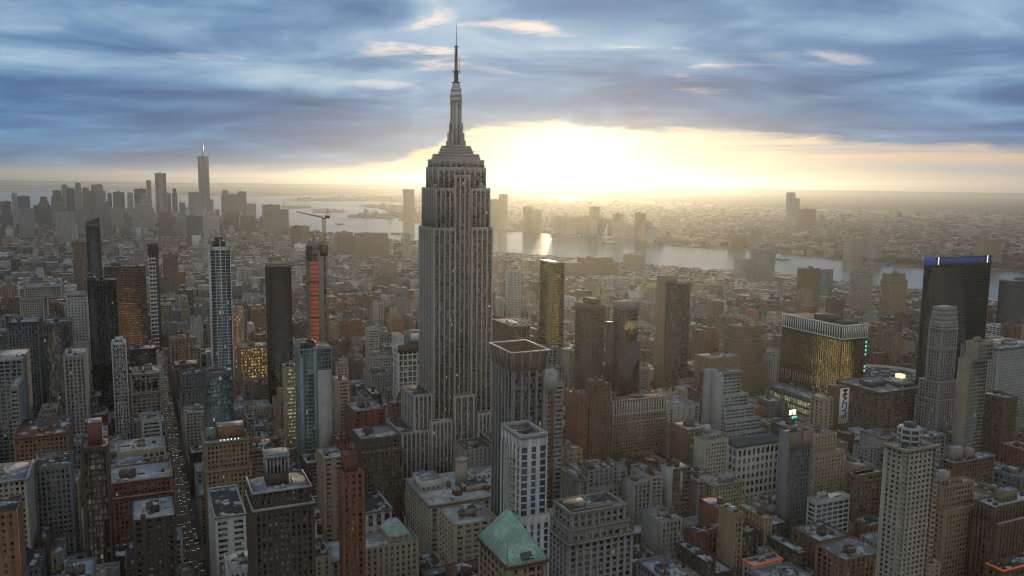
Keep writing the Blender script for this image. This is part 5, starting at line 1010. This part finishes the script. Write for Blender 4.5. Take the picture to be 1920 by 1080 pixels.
bx_, bz_ = at_y(1486, 773, 700); e = empty('billboard', (bx_, 700, 0), 'bright white lit billboard above the street below the yellow lit hall', 'billboard')
MB().box(-.5, .5, -.3, .3, 0, bz_).box(-5.5, 5.5, .05, .5, bz_-3.5, bz_+3.5).obj('frame', 'darksteel', e); MB().box(-5, 5, -.2, .03, bz_-3, bz_+3).obj('screen', 'lampwhite', e)
bx_, bz_ = at_y(1489, 783, 690); e = empty('billboard', (bx_, 690, 0), 'smaller green lit billboard just below the white one', 'billboard')
MB().box(-.5, .5, -.3, .3, 0, bz_).box(-4, 4, .05, .5, bz_-2, bz_+2).obj('frame', 'darksteel', e); MB().box(-3.6, 3.6, -.2, .03, bz_-1.7, bz_+1.7).obj('screen', 'signgreen', e)
# ------------------------------------------------------------------ streets
AV = [(-770, 12), (-560, 12), (-370, 11), (-240, 11), (-114, 12), (32, 8.5), (187, 9), (470, 12), (745, 12), (1020, 12), (1295, 12), (1565, 12), (1840, 12), (2060, 16)]
def street_y(n): return 678+(34-n)*80.5
def inpoly(x, y, P):
    c = False; n = len(P)
    for i in range(n):
        x1, y1 = P[i]; x2, y2 = P[i-1]
        if (y1 > y) != (y2 > y) and x < (x2-x1)*(y-y1)/(y2-y1)+x1: c = not c
    return c
BLOCKS = []
for i in range(len(AV)-1):
    bx0, bx1 = AV[i][0]+AV[i][1], AV[i+1][0]-AV[i+1][1]
    for n in range(38, -36, -1):
        w_ = 14 if n in (34, 23, 14) else 8.5; w2 = 14 if n-1 in (34, 23, 14) else 8.5
        by0, by1 = street_y(n)+w_, street_y(n-1)-w2
        a = proj((bx0, by0, 20)); b = proj((bx1, by1, 20))
        if by0 < 60 or max(a[0], b[0]) < -80 or min(a[0], b[0]) > 2050: continue
        if by0 > 2400:      # the older streets do not follow the numbered grid: shift the blocks
            s_ = 30*math.sin(n*1.7); BLOCKS.append((bx0, bx1, by0, by1, s_))
        else: BLOCKS.append((bx0, bx1, by0, by1, 0))
PARK = (44, 172, street_y(26), street_y(23))
pv = MB()
for q in BLOCKS:
    if q[3] < 2400: pv.box(q[0]-(4 if q[0] < 60 else 3), q[1]+3, q[2]-2.5, q[3]+2.5, 0, .14)
tag(pv.obj('pavement', 'paving'), kind='structure')
rm = MB()
for n in range(37, 20, -1):
    for (xa, xb) in ((24.5, 39.5), (-123, -105), (179, 195)):
        for s_ in (-1, 1):
            yy = street_y(n)+s_*11
            for k in range(int((xb-xa)/1.2)): rm.box(xa+k*1.2, xa+k*1.2+.6, yy-1.8, yy+1.8, .002, .006)
    for xl in (28.3, 32, 35.7): rm.box(xl-.1, xl+.1, street_y(n)+14, street_y(n-1)-14, .002, .006)
tag(rm.obj('road_markings', 'paint'), kind='structure')
# ------------------------------------------------------------------ the city between the named buildings
PALW = dict(limestone=('pale stone', (.36, .325, .29), 1.2), tan=('tan brick', (.33, .255, .175), 2.2), cream=('cream', (.46, .40, .32), 1.1), brown=('brown brick', (.165, .105, .07), 2.2), brick=('red brick', (.205, .088, .055), 1.7), grey=('grey', (.25, .245, .24), 1.0),
            white=('white', (.60, .585, .56), .8), darkbrick=('dark brick', (.085, .055, .045), .9), sand=('sandy', (.40, .315, .21), 1.6), umber=('dark brown', (.12, .078, .052), 1.2), slate=('dark grey', (.13, .14, .15), .6), mauve=('ashen grey', (.33, .30, .285), .9), orange_brick=('orange brick', (.34, .155, .07), .7))
PK, PWt = list(PALW), [PALW[k][2] for k in PALW]
ROOFS = dict(roof_grey=('grey roof', (.20, .20, .205)), roof_dark=('black tar roof', (.055, .053, .052)), roof_white=('whitish roof', (.46, .465, .475)), roof_red=('rusty roof', (.15, .07, .055)))
rng = random.Random(11)
def mean_h(x, y):
    if y < 1000: return 50 if x < 620 else 40
    if y < 1500: return 43 if x < 620 else 26
    if y < 2300: return 36 if x < 480 else 24
    if y < 3400: return 22 if x < 700 else 17
    if y < 4300: return 26
    return 48
CAPS = [(450, 1005), (560, 950), (650, 880), (750, 800), (900, 715), (1100, 650), (1400, 590), (1900, 535), (2600, 492), (3400, 455), (4600, 420), (9999, 395)]
LOTS = []
SHX, SHY = [900, 960, 1100, 1200, 1300, 1400, 1500, 1700, 1950], [466, 482, 500, 512, 520, 530, 540, 561, 582]
HB = [h['fp'] for h in HEROES]
def free(x0, x1, y0, y1, m=.6):
    for b in HB:
        if x0 < b[1]+m and b[0]-m < x1 and y0 < b[3]+m and b[2]-m < y1: return False
    return True
def add_lot(x0, x1, y0, y1, sk):
    cxx, cyy = (x0+x1)/2+sk, (y0+y1)/2
    if not inpoly(cxx, cyy, MANH): return
    if PARK[0] < cxx < PARK[1] and PARK[2] < cyy < PARK[3]: return
    p = proj((cxx, cyy, 20))
    if not (-70 < p[0] < 1990) or p[1] > 1290: return
    x0 += sk; x1 += sk
    if not free(x0, x1, y0, y1):
        for tr in ((x0, x1, y0, (y0+y1)/2), (x0, x1, (y0+y1)/2, y1), (x0, (x0+x1)/2, y0, y1), ((x0+x1)/2, x1, y0, y1)):
            if tr[1]-tr[0] > 7 and tr[3]-tr[2] > 7 and free(*tr): x0, x1, y0, y1 = tr; break
        else: return
    h = mean_h(cxx, cyy)*math.exp(rng.gauss(0, .34))
    if rng.random() < .07: h *= 1.6
    if cyy > 1300 and cxx > 900 and rng.random() < .06: h = rng.uniform(50, 68)
    dp = p[2]; row = next(r for d, r in CAPS if dp < d)+rng.uniform(-14, 40)
    if p[0] > 900 and dp > 1000: row = max(row, np.interp(p[0], SHX, SHY)+rng.uniform(-3, 24))
    elif p[0] > 540 and dp > 1500: row = max(row, np.interp(p[0], [540, 700, 900], [428, 440, 452])+rng.uniform(-2, 20))
    hc = z_for(row, x0, y0)
    if h > hc: h = max(hc*rng.uniform(.9, 1), rng.uniform(9, 15))
    pa = [proj((a, b, 20))[0] for a in (x0, x1) for b in (y0, y1)]; l_, r_ = min(pa), max(pa)
    for q in HEROES:
        if q['depth'] > dp*.98 and l_ < q['p1']-1 and r_ > q['p0']+1:
            zc = min(z_for(q['vis'], x0, y0), z_for(q['vis'], x1, y0))
            if h > zc: h = max(zc*rng.uniform(.9, 1.0), 8)
    k = rng.choices(PK, PWt)[0]
    rf = rng.choices(list(ROOFS), [3, 2.2, 3, 1])[0]
    LOTS.append(dict(b=(x0, x1, y0, y1), h=h, wall=k, roof=rf, d=dp, st=rng.choices(['grid', 'punch', 'wide', 'bands', 'piers'], [4, 2.2, 2, .7, 1.2])[0], tank=rng.random() < (.45 if cyy < 2600 else .15), set=rng.random() < .3, s=rng.random()))
for (bx0, bx1, by0, by1, sk) in BLOCKS:
    my = (by0+by1)/2; far_ = by0 > 2500
    for row in (0, 1):
        x = bx0
        while x < bx1-6:
            w_ = rng.choice([8, 11, 15, 20, 26, 34]) if by0 < 2500 else rng.choice([14, 20, 28, 40])
            if x-bx0 < 1 or bx1-x < 40: w_ = rng.choice([22, 28, 34])
            x1 = min(x+w_, bx1); x1 = bx1 if bx1-x1 < 7 else x1
            g_ = rng.uniform(0, 6) if rng.random() < .5 else 0
            if row == 0: add_lot(x, x1-.02, by0, my-.3-g_, sk)
            else: add_lot(x, x1-.02, my+.3+g_, by1, sk)
            x = x1
# what of each shows: front to back over a small picture
GW, GH = 640, 360
occ = np.zeros((GH, GW), bool)
def hull(pts):
    pts = sorted(map(tuple, pts)); L = []; U = []
    cr2 = lambda o, a, b: (a[0]-o[0])*(b[1]-o[1])-(a[1]-o[1])*(b[0]-o[0])
    for p in pts:
        while len(L) > 1 and cr2(L[-2], L[-1], p) <= 0: L.pop()
        L.append(p)
    for p in reversed(pts):
        while len(U) > 1 and cr2(U[-2], U[-1], p) <= 0: U.pop()
        U.append(p)
    return L[:-1]+U[:-1]
def paint(b, h):
    pts = [proj((x, y, z))[:2] for x in b[:2] for y in b[2:4] for z in (0, h)]
    Hh = hull([(p[0]/3, p[1]/3) for p in pts]); xs = [p[0] for p in Hh]; ys = [p[1] for p in Hh]
    a0, a1 = max(0, int(min(xs))), min(GW, int(max(xs))+2); b0, b1 = max(0, int(min(ys))), min(GH, int(max(ys))+2)
    if a0 >= a1 or b0 >= b1: return 0, 0, 0
    gx, gy = np.meshgrid(np.arange(a0, a1)+.5, np.arange(b0, b1)+.5); m_ = np.ones(gx.shape, bool)
    for i in range(len(Hh)):
        p, q = Hh[i], Hh[(i+1) % len(Hh)]; m_ &= (q[0]-p[0])*(gy-p[1])-(q[1]-p[1])*(gx-p[0]) >= 0
    sub = occ[b0:b1, a0:a1]; new = m_ & ~sub; sub |= m_; n = int(new.sum())
    return n, (gx[new].mean()*3 if n else 0), (gy[new].mean()*3 if n else 0)
allb = [(h['depth'], 'h', h) for h in HEROES]+[(l['d'], 'l', l) for l in LOTS]
for _, t, o in sorted(allb, key=lambda q: q[0]):
    if t == 'h': o['n'], o['cx'], o['cy'] = paint(o['fp'], o['fp'][4])
    else: o['n'], o['cx'], o['cy'] = paint(o['b'], o['h'])
nb = sum(1 for o in C.objects if o.name.split('.')[0] == 'building')
VIS = sorted([l for l in LOTS if l['n'] > 0], key=lambda l: -l['n'])
refs = [h for h in HEROES if h['ref'] and h['n'] > 40]
used = set()
def words_for(l):
    x0, x1, y0, y1 = l['b']; h, w = l['h'], x1-x0
    shape = 'tower' if h > 1.9*max(w, y1-y0) else ('slim house' if w < 10 and h < 45 else ('low block' if h < 22 else ('broad block' if w > 27 else 'loft block')))
    col = PALW[l['wall']][0]; rf = ROOFS[l['roof']][0]; ft = []
    ft.append(f'with a {rf}')
    if l['tank']: ft.append(f'with a water tank over its {rf}')
    if l['set'] and h > 25: ft.append(f'with a stepped-back top and {rf}')
    near = sorted(refs, key=lambda q: (q['cx']-l['cx'])**2+(q['cy']-l['cy'])**2)[:6]
    def rel(q):
        dx, dy = l['cx']-q['cx'], l['cy']-q['cy']
        if abs(dx) > abs(dy)*.9: return ('left of the ' if dx < 0 else 'right of the ')+q['ref']
        return ('in front of the ' if l['d'] < q['depth'] else 'behind the ')+q['ref']
    for q in near[:4]:
        for f_ in reversed(ft): yield f'{col} {shape} {f_}, {rel(q)}'
    for i in range(6):
        for j in range(i):
            yield f'{col} {shape} with a {rf}, between the {near[j]["ref"]} and the {near[i]["ref"]}'
def lot_style(l):
    q = dict(ST[l['st']]); r0 = random.Random(l['s']*3.3); k = r0.uniform(.8, 1.5)
    q['bay'] *= k; q['pw'] *= k*r0.uniform(.75, 1.25); q['fh'] = r0.choice([3.4, 3.7, 3.7, 4.1, 4.5]); q['sh'] *= r0.uniform(.75, 1.2); return q
def lot_sides(l):
    s_ = 'N'+('E' if proj((l['b'][0], l['b'][2], 20))[0] > 247 else 'W'); return s_ if (l['s']*17.3) % 1 > .38 else 'N'
THINGS = []
for l in VIS:
    if len(THINGS) >= 297-nb: break
    for s_ in words_for(l):
        if s_ not in used and len(s_.replace('-', ' ').split()) <= 16: used.add(s_); l['label'] = s_; THINGS.append(l); break
def lot_tiers(l):
    x0, x1, y0, y1 = l['b']; h = l['h']; w, d = x1-x0, y1-y0
    if l['set'] and h > 25 and w > 12 and d > 14:
        k = .72+.18*l['s']; return [(x0, x1, y0, y1, 0, h*k), (x0+w*.12*l['s'], x1-w*.12, y0+d*.14, y1-d*.05, h*k-.76, h)]
    return [(x0, x1, y0, y1, 0, h)]
for l in THINGS:
    rg = random.Random(l['s']); side = 'N'+('E' if proj((l['b'][0], l['b'][2], 20))[0] > 247 else 'W')
    building('building', l['label'], 'building', lot_tiers(l), wall=l['wall'], roof=l['roof'], st=lot_style(l), sides=lot_sides(l), rng=rg, tank=(1 if l['tank'] else 0)+(1 if l['tank'] and rg.random() < .3 else 0), units=rg.randint(4, 11), cornice=(l['wall'], .45) if rg.random() < .4 else None)
    l['done'] = True
m, g = new_mat('city_wall'); at_ = g.n('ShaderNodeAttribute', attribute_name='tint'); pos = g.n('ShaderNodeNewGeometry').outputs['Position']
bsdf(g, g.v('SCALE', at_.outputs['Color'], g.m('ADD', .62, g.m('MULTIPLY', g.noise(pos, .12, 5, .6), .76))), .85); MAT['city_wall'] = m
m, g = new_mat('city_roof'); at_ = g.n('ShaderNodeAttribute', attribute_name='tint'); pos = g.n('ShaderNodeNewGeometry').outputs['Position']
nn = g.noise(pos, .08, 6, .62); bsdf(g, g.mix(g.sm(nn, .55, .62), g.v('SCALE', at_.outputs['Color'], g.m('ADD', .6, g.m('MULTIPLY', nn, .8))), (.55, .56, .58)), .8); MAT['city_roof'] = m
m, g = new_mat('city_far'); at_ = g.n('ShaderNodeAttribute', attribute_name='tint'); gg_ = g.n('ShaderNodeNewGeometry'); pos = gg_.outputs['Position']; X_, Y_, Z_ = g.xyz(pos); nx, ny, nz = g.xyz(gg_.outputs['Normal'])
hcoord = g.m('ADD', g.m('MULTIPLY', X_, g.m('ABSOLUTE', ny)), g.m('MULTIPLY', Y_, g.m('ABSOLUTE', nx)))
wz = g.m('GREATER_THAN', g.m('FRACT', g.m('DIVIDE', Z_, 3.6)), .45); wh = g.m('GREATER_THAN', g.m('FRACT', g.m('DIVIDE', hcoord, 3.0)), .48)
wn = g.m('MULTIPLY', g.m('MULTIPLY', wz, wh), g.m('LESS_THAN', g.m('ABSOLUTE', nz), .5))
bsdf(g, g.mix(wn, g.v('SCALE', at_.outputs['Color'], g.m('ADD', .62, g.m('MULTIPLY', g.noise(pos, .05, 4, .6), .76))), (.03, .03, .032)), g.m('SUBTRACT', .85, g.m('MULTIPLY', wn, .6))); MAT['city_far'] = m
cb = MB(); fb = MB()
for l in LOTS:
    if l.get('done') or (l['n'] == 0 and l['d'] > 300 and l['s'] < .0): continue
    v_ = .55+.95*((l['s']*7.31) % 1)**1.4; tc_ = tuple(c*v_*.74 for c in PALW[l['wall']][1]); rc = ROOFS[l['roof']][1]; x0, x1, y0, y1 = l['b']; h = l['h']; w, d = x1-x0, y1-y0
    if l['d'] < 1900:
        for t in lot_tiers(l):
            wb, cb_, rb = tier_boxes(t, lot_style(l), lot_sides(l))
            cb.boxes(wb, 0, tc_); cb.boxes([cb_], 1, tc_); cb.boxes([rb], 2, rc)
        t = lot_tiers(l)[-1]; zr = t[5]-.76; rg = random.Random(l['s'])
        if w > 9 and d > 9:
            cb.boxes([[t[0]+w*.3, t[0]+w*.3+min(5, w*.25), t[2]+d*.35, t[2]+d*.35+min(5, d*.25), zr, zr+rg.uniform(2.5, 5)]], 0, tc_)
            for k in range(rg.randint(2, 8)):
                a, b = rg.uniform(t[0]+1, t[1]-4), rg.uniform(t[2]+1, t[3]-4); cb.boxes([[a, a+rg.uniform(1.5, 3), b, b+rg.uniform(1.5, 3), zr, zr+rg.uniform(1, 2)]], 2, (.3, .3, .31))
            if l['tank']:
                a, b = t[0]+w*rg.uniform(.15, .8), t[2]+min(4, d*.3); r_ = rg.uniform(1.5, 2.1)
                cb.frustum(a, b, zr+1.8, zr+5.2, r_, r_*.95, 8, 0, tint=(.15, .105, .07)); cb.frustum(a, b, zr+5.2, zr+6.4, r_, .1, 8, 0, tint=(.2, .16, .12)); cb.boxes([[a-.9, a+.9, b-.9, b+.9, zr, zr+1.8]], 0, (.05, .05, .05))
    else:
        [fb.boxes([list(t)], 0, tc_) for t in lot_tiers(l)];  [fb.boxes([[t[0]+.4, t[1]-.4, t[2]+.4, t[3]-.4, t[5], t[5]+.25]], 1, rc) for t in lot_tiers(l)]
        if l['s'] > .45 and w > 10: fb.boxes([[x0+w*.3, x0+w*.55, y0+d*.3, y0+d*.6, h, h+4]], 0, tc_)
tag(cb.obj('city_blocks', ['city_wall', 'glass', 'city_roof'], tints=True), kind='stuff'); tag(fb.obj('distant_city_blocks', ['city_far', 'city_roof'], tints=True), kind='stuff')
# ------------------------------------------------------------------ low towns across the river
nj = MB(); rg = random.Random(5); NJP = NJ+NJB
for k in range(7000):
    px_ = rg.uniform(640, 2000) if k % 6 else rg.uniform(480, 780); py_ = 366+118*rg.random()**1.15
    x, y = ground(px_, py_); dd = math.hypot(x, y)
    if dd > 17000 or not (inpoly(x, y, NJP) or inpoly(x, y, NJC[::-1]+[ground(780, 362.5), ground(560, 366.5)])): continue
    w, d, h = rg.uniform(12, 45), rg.uniform(12, 30), rg.choice([7, 8, 9, 11, 13, 16, 22])
    if dd > 7000: w *= 1.8; d *= 1.6
    if rg.random() < .03: h = rg.uniform(30, 60); w = rg.uniform(20, 34); d = 25
    if dd < 5200 and h > 20: h *= .6
    c_ = rg.choice([(.16, .12, .09), (.22, .17, .13), (.10, .075, .06), (.24, .22, .20), (.32, .31, .30), (.12, .11, .10)]); r_ = rg.choice([(.30, .30, .31), (.12, .11, .105), (.18, .17, .16), (.08, .075, .07)])
    nj.boxes([[x, x+w, y, y+d, -.4, h]], 0, c_); nj.boxes([[x+.3, x+w-.3, y+.3, y+d-.3, h, h+.3]], 1, r_)
tag(nj.obj('far_shore_houses', ['city_far', 'city_roof'], tints=True), kind='stuff')
# bare woods on the far bank and along the ridge
wd = MB(); rg = random.Random(8)
def clump(mb, x, y, z, r, h, n=14):
    for i in range(n):
        a, b, c_ = rg.gauss(0, r*.45), rg.gauss(0, r*.45), h*(.35+.6*rg.random()); s_ = r*rg.uniform(.16, .34); t1, t2 = rg.uniform(0, 6.28), rg.uniform(-.8, .8)
        u_ = np.array([math.cos(t1), math.sin(t1), .2])*s_; v_ = np.array([-math.sin(t1)*math.sin(t2), math.cos(t1)*math.sin(t2), math.cos(t2)])*s_; p = np.array([x+a, y+b, z+c_])
        mb.raw([p-u_-v_, p+u_-v_*.4, p+u_*.5+v_, p-u_*.7+v_*.6], [[0, 1, 2, 3]])
for k in range(1500):
    px_ = rg.uniform(1200, 1980); base = np.interp(px_, [p[0] for p in JB], [p[1] for p in JB]); py_ = base-rg.choice([rg.uniform(2, 8), rg.uniform(16, 34), rg.uniform(40, 60)])
    x, y = ground(px_, py_); clump(wd, x, y, 0, rg.uniform(12, 26), rg.uniform(10, 16), 7)
for k in range(260):
    px_ = rg.uniform(540, 740); py_ = rg.choice([rg.uniform(386.4, 388.5) if 532 < px_ < 582 else 0, rg.uniform(394, 398), rg.uniform(404.4, 408)])
    if (py_ > 400 and px_ < 662) or (py_ < 399 and py_ > 390 and not 588 < px_ < 642) or py_ == 0: continue
    x, y = ground(px_, py_); clump(wd, x, y, 0, 18, 16, 7)
tag(wd.obj('far_woods', 'twig'), kind='stuff')
# ------------------------------------------------------------------ trees of the little park beside the avenue
TSP = []
def tree_mesh(seed):
    r0 = random.Random(seed); tr, cw_ = MB(), MB(); tr.frustum(0, 0, 0, 6, .5, .34, 8)
    for k in range(9):
        a = k*.7+r0.random(); q = (2.8*math.cos(a), 2.8*math.sin(a), 10+r0.random()*4); tr.bar((0, 0, 4+k*.3), q, .26)
    for k in range(420):
        a, rr, zz = r0.uniform(0, 6.28), 5.2*r0.random()**.6, r0.random(); rr *= math.sin(math.pi*min(1, .25+zz*.7)); p = np.array([rr*math.cos(a), rr*math.sin(a), 5.5+zz*11]); s_ = r0.uniform(.25, .6)
        u_ = np.array([r0.uniform(-1, 1) for _ in range(3)]); u_ /= np.linalg.norm(u_); v_ = np.cross(u_, [.3, .5, .8]); cw_.raw([p-u_*s_-v_*s_*.5, p+u_*s_-v_*s_*.3, p+u_*s_*.6+v_*s_, p-u_*s_*.8+v_*s_*.7], [[0, 1, 2, 3]])
    return tr.mesh('trunk', [MAT['bark']]), cw_.mesh('crown', [MAT['twig']])
TM = [tree_mesh(s_) for s_ in (1, 2, 3)]
rg = random.Random(3)
for k in range(30):
    e = empty('tree', (rg.uniform(PARK[0]+4, PARK[1]-30), rg.uniform(PARK[2]+4, PARK[3]-60), 0), 'bare brown winter tree in the small park beside the traffic avenue', 'tree', 'bare trees in the park'); s_ = rg.uniform(.8, 1.3); e.scale = (s_,)*3; e.rotation_euler = (0, 0, rg.uniform(0, 6))
    for nm, me in zip(('trunk', 'crown'), TM[k % 3]):
        o = bpy.data.objects.new(nm, me); C.objects.link(o); o.parent = e
tag(poly('park_lawn', [(PARK[0]+2, PARK[2]), (PARK[1], PARK[2]), (PARK[1], PARK[3]), (PARK[0]+2, PARK[3])], .15, 'twig'), kind='structure')
# ------------------------------------------------------------------ traffic
def car_mesh(body, L_=4.6, H_=1.45, W_=1.85, front='lampwhite', roofm='signblack'):
    mb = MB(); hl, hw = L_/2, W_/2
    mb.raw([(s*hw*f, y, z) for y, z, f in ((-hl, .35, 1), (-hl, .8, .96), (-hl+.9, .92, 1), (-hl+1.6, H_, .8), (hl-1.1, H_, .8), (hl-.35, .98, 1), (hl, .9, .96), (hl, .35, 1)) for s in (-1, 1)],
           [[0, 1, 3, 2], [2, 3, 5, 4], [6, 7, 9, 8], [10, 11, 13, 12], [12, 13, 15, 14], [0, 2, 4, 10, 12, 14], [1, 15, 13, 11, 5, 3]], 0)
    mb.raw([(s*hw*f, y, z) for y, z, f in ((-hl+.9, .92, 1), (-hl+1.6, H_, .8), (hl-1.1, H_, .8), (hl-.35, .98, 1)) for s in (-1, 1)], [[0, 1, 3, 2], [4, 5, 7, 6], [0, 2, 4, 6], [1, 7, 5, 3]], 1)
    for s in (-1, 1):
        mb.box(s*hw*.72-.27, s*hw*.72+.27, -hl-.04, -hl+.06, .55, .85, mi=2)
        for yy in (-hl+.9, hl-.9): mb.box(s*hw*.9-.12, s*hw*.9+.12, yy-.32, yy+.32, 0, .64, mi=3)
    return mb.mesh('car', [MAT[body], MAT['signblack'], MAT[front], MAT['signblack']])
plain('carwhite', (.6, .6, .6), .35); plain('cargrey', (.15, .15, .16), .3); plain('carblack', (.015, .015, .016), .25); plain('caryellow', (.65, .36, .03), .35); plain('headlight', (1, 1, 1), .4, em=(1, .93, .82), ems=.7); plain('taillight', (1, .05, .02), .4, em=(1, .05, .02), ems=2.0); plain('dimlight', (.6, .6, .58), .3)
CM = [('white', car_mesh('carwhite', front='headlight')), ('dark', car_mesh('carblack', front='headlight')), ('grey', car_mesh('cargrey', front='headlight')), ('yellow', car_mesh('caryellow', front='headlight')), ('parked dark', car_mesh('carblack', front='dimlight')), ('white parked', car_mesh('carwhite', front='dimlight'))]
VAN = car_mesh('carwhite', 7.2, 3.0, 2.3, 'headlight'); BUS = car_mesh('carwhite', 12, 3.2, 2.55, 'headlight'); RED = car_mesh('carblack', 4.8, 1.5, 1.9, 'taillight')
rg = random.Random(21); n_ = 0
def put_car(name, cat, me, x, y, label, group, rz=0):
    o = bpy.data.objects.new(name, me); C.objects.link(o); o.location = (x, y, 0); o.rotation_euler = (0, 0, rz); tag(o, label, cat, group); return o
for lane in (26.2, 30.1, 33.9, 37.7):
    y = 560+rg.uniform(0, 10)
    while y < 1680:
        if abs((y-678) % 80.5-40.25) < 33:
            k = rg.random(); t, me = CM[rg.choices(range(6), [3, 3.4, 2, 1.3, .9, .8])[0]]
            if k < .08: put_car('van', 'van', VAN, lane, y, 'white van in the slow traffic of the long avenue', 'vans on the crowded avenue')
            else: put_car('car', 'car', me, lane+rg.uniform(-.4, .4), y, f'small {t} car in the slow traffic of the long avenue', f'{t} cars on the crowded avenue')
        y += 7.5+rg.expovariate(1/7.0)
put_car('bus', 'bus', BUS, 37.6, 706, 'white bus near the lower end of the long traffic avenue', None); put_car('car', 'car', RED, *ground(344, 1031), 'dark car with glowing red tail lights low on the long avenue', None, 0)
for lane in (-119, -115, -111):
    y = 950
    while y < 1700:
        t, me = CM[rg.choices(range(6), [2, 4, 2, 1, 1, 1])[0]]; put_car('car', 'car', me, lane, y, f'small {t} car on the dark side avenue at the left', f'{t} cars on the side avenue'); y += 12+rg.expovariate(1/22.0)
# ------------------------------------------------------------------ steam and haze
def steam(label, x, y, z, seed, n, dx, sz, dens):
    m, g = new_mat('steam'); v = g.n('ShaderNodeVolumePrincipled'); v.inputs['Color'].default_value = (1, .97, .92, 1); v.inputs['Anisotropy'].default_value = .55
    nz_ = g.noise(objco(g), 1.3/sz, 4, .65); g.put(v.inputs['Density'], g.m('MULTIPLY', g.sm(nz_, .47, .72), dens)); g.put(g.n('ShaderNodeOutputMaterial').inputs['Volume'], v.outputs[0])
    r0 = random.Random(seed); mb = MB()
    L_ = n; nn = 16; prof = [(0, .25), (.15, .5), (.4, .85), (.7, 1), (.9, .7), (1, .15)]; V = []; fs = []
    for i, (t, r_) in enumerate(prof):
        for a in range(nn): th = 2*math.pi*a/nn; k = 1+r0.uniform(-.18, .18); V.append((dx[0]*t, dx[1]*t+math.cos(th)*r_*sz*k, dx[2]*t+math.sin(th)*r_*sz*k*.8))
        if i: fs += [[(i-1)*nn+a, (i-1)*nn+(a+1) % nn, i*nn+(a+1) % nn, i*nn+a] for a in range(nn)]
    fs += [list(range(nn))[::-1], list(range(len(V)-nn, len(V)))]
    mb.raw(V, fs); o = mb.obj('steam', m); o.location = (x, y, z); tag(o, kind='stuff'); o['label'] = label; return o
sx_, sz_ = at_y(246, 697, 996); steam('steam', sx_, 996, sz_, 1, 1, (-40, 4, 3), 10, .10)
x0, x1, y0, y1, z = FP['brown stepped block']; steam('steam', x0+22, y0+12, z+1.5, 2, 1, (10, 3, 5), 3.2, .3)
hz = MB().box(-70000, 90000, -13000, 100000, -9, 552); m, g = new_mat('haze'); v = g.n('ShaderNodeVolumePrincipled')
v.inputs['Color'].default_value = (.74, .81, .90, 1); v.inputs['Density'].default_value = 4.4e-5; v.inputs['Anisotropy'].default_value = .72
g.put(g.n('ShaderNodeOutputMaterial').inputs['Volume'], v.outputs[0]); tag(hz.obj('haze', m), kind='stuff')
print('lots', len(LOTS), 'things', len(THINGS), 'buildings', nb)
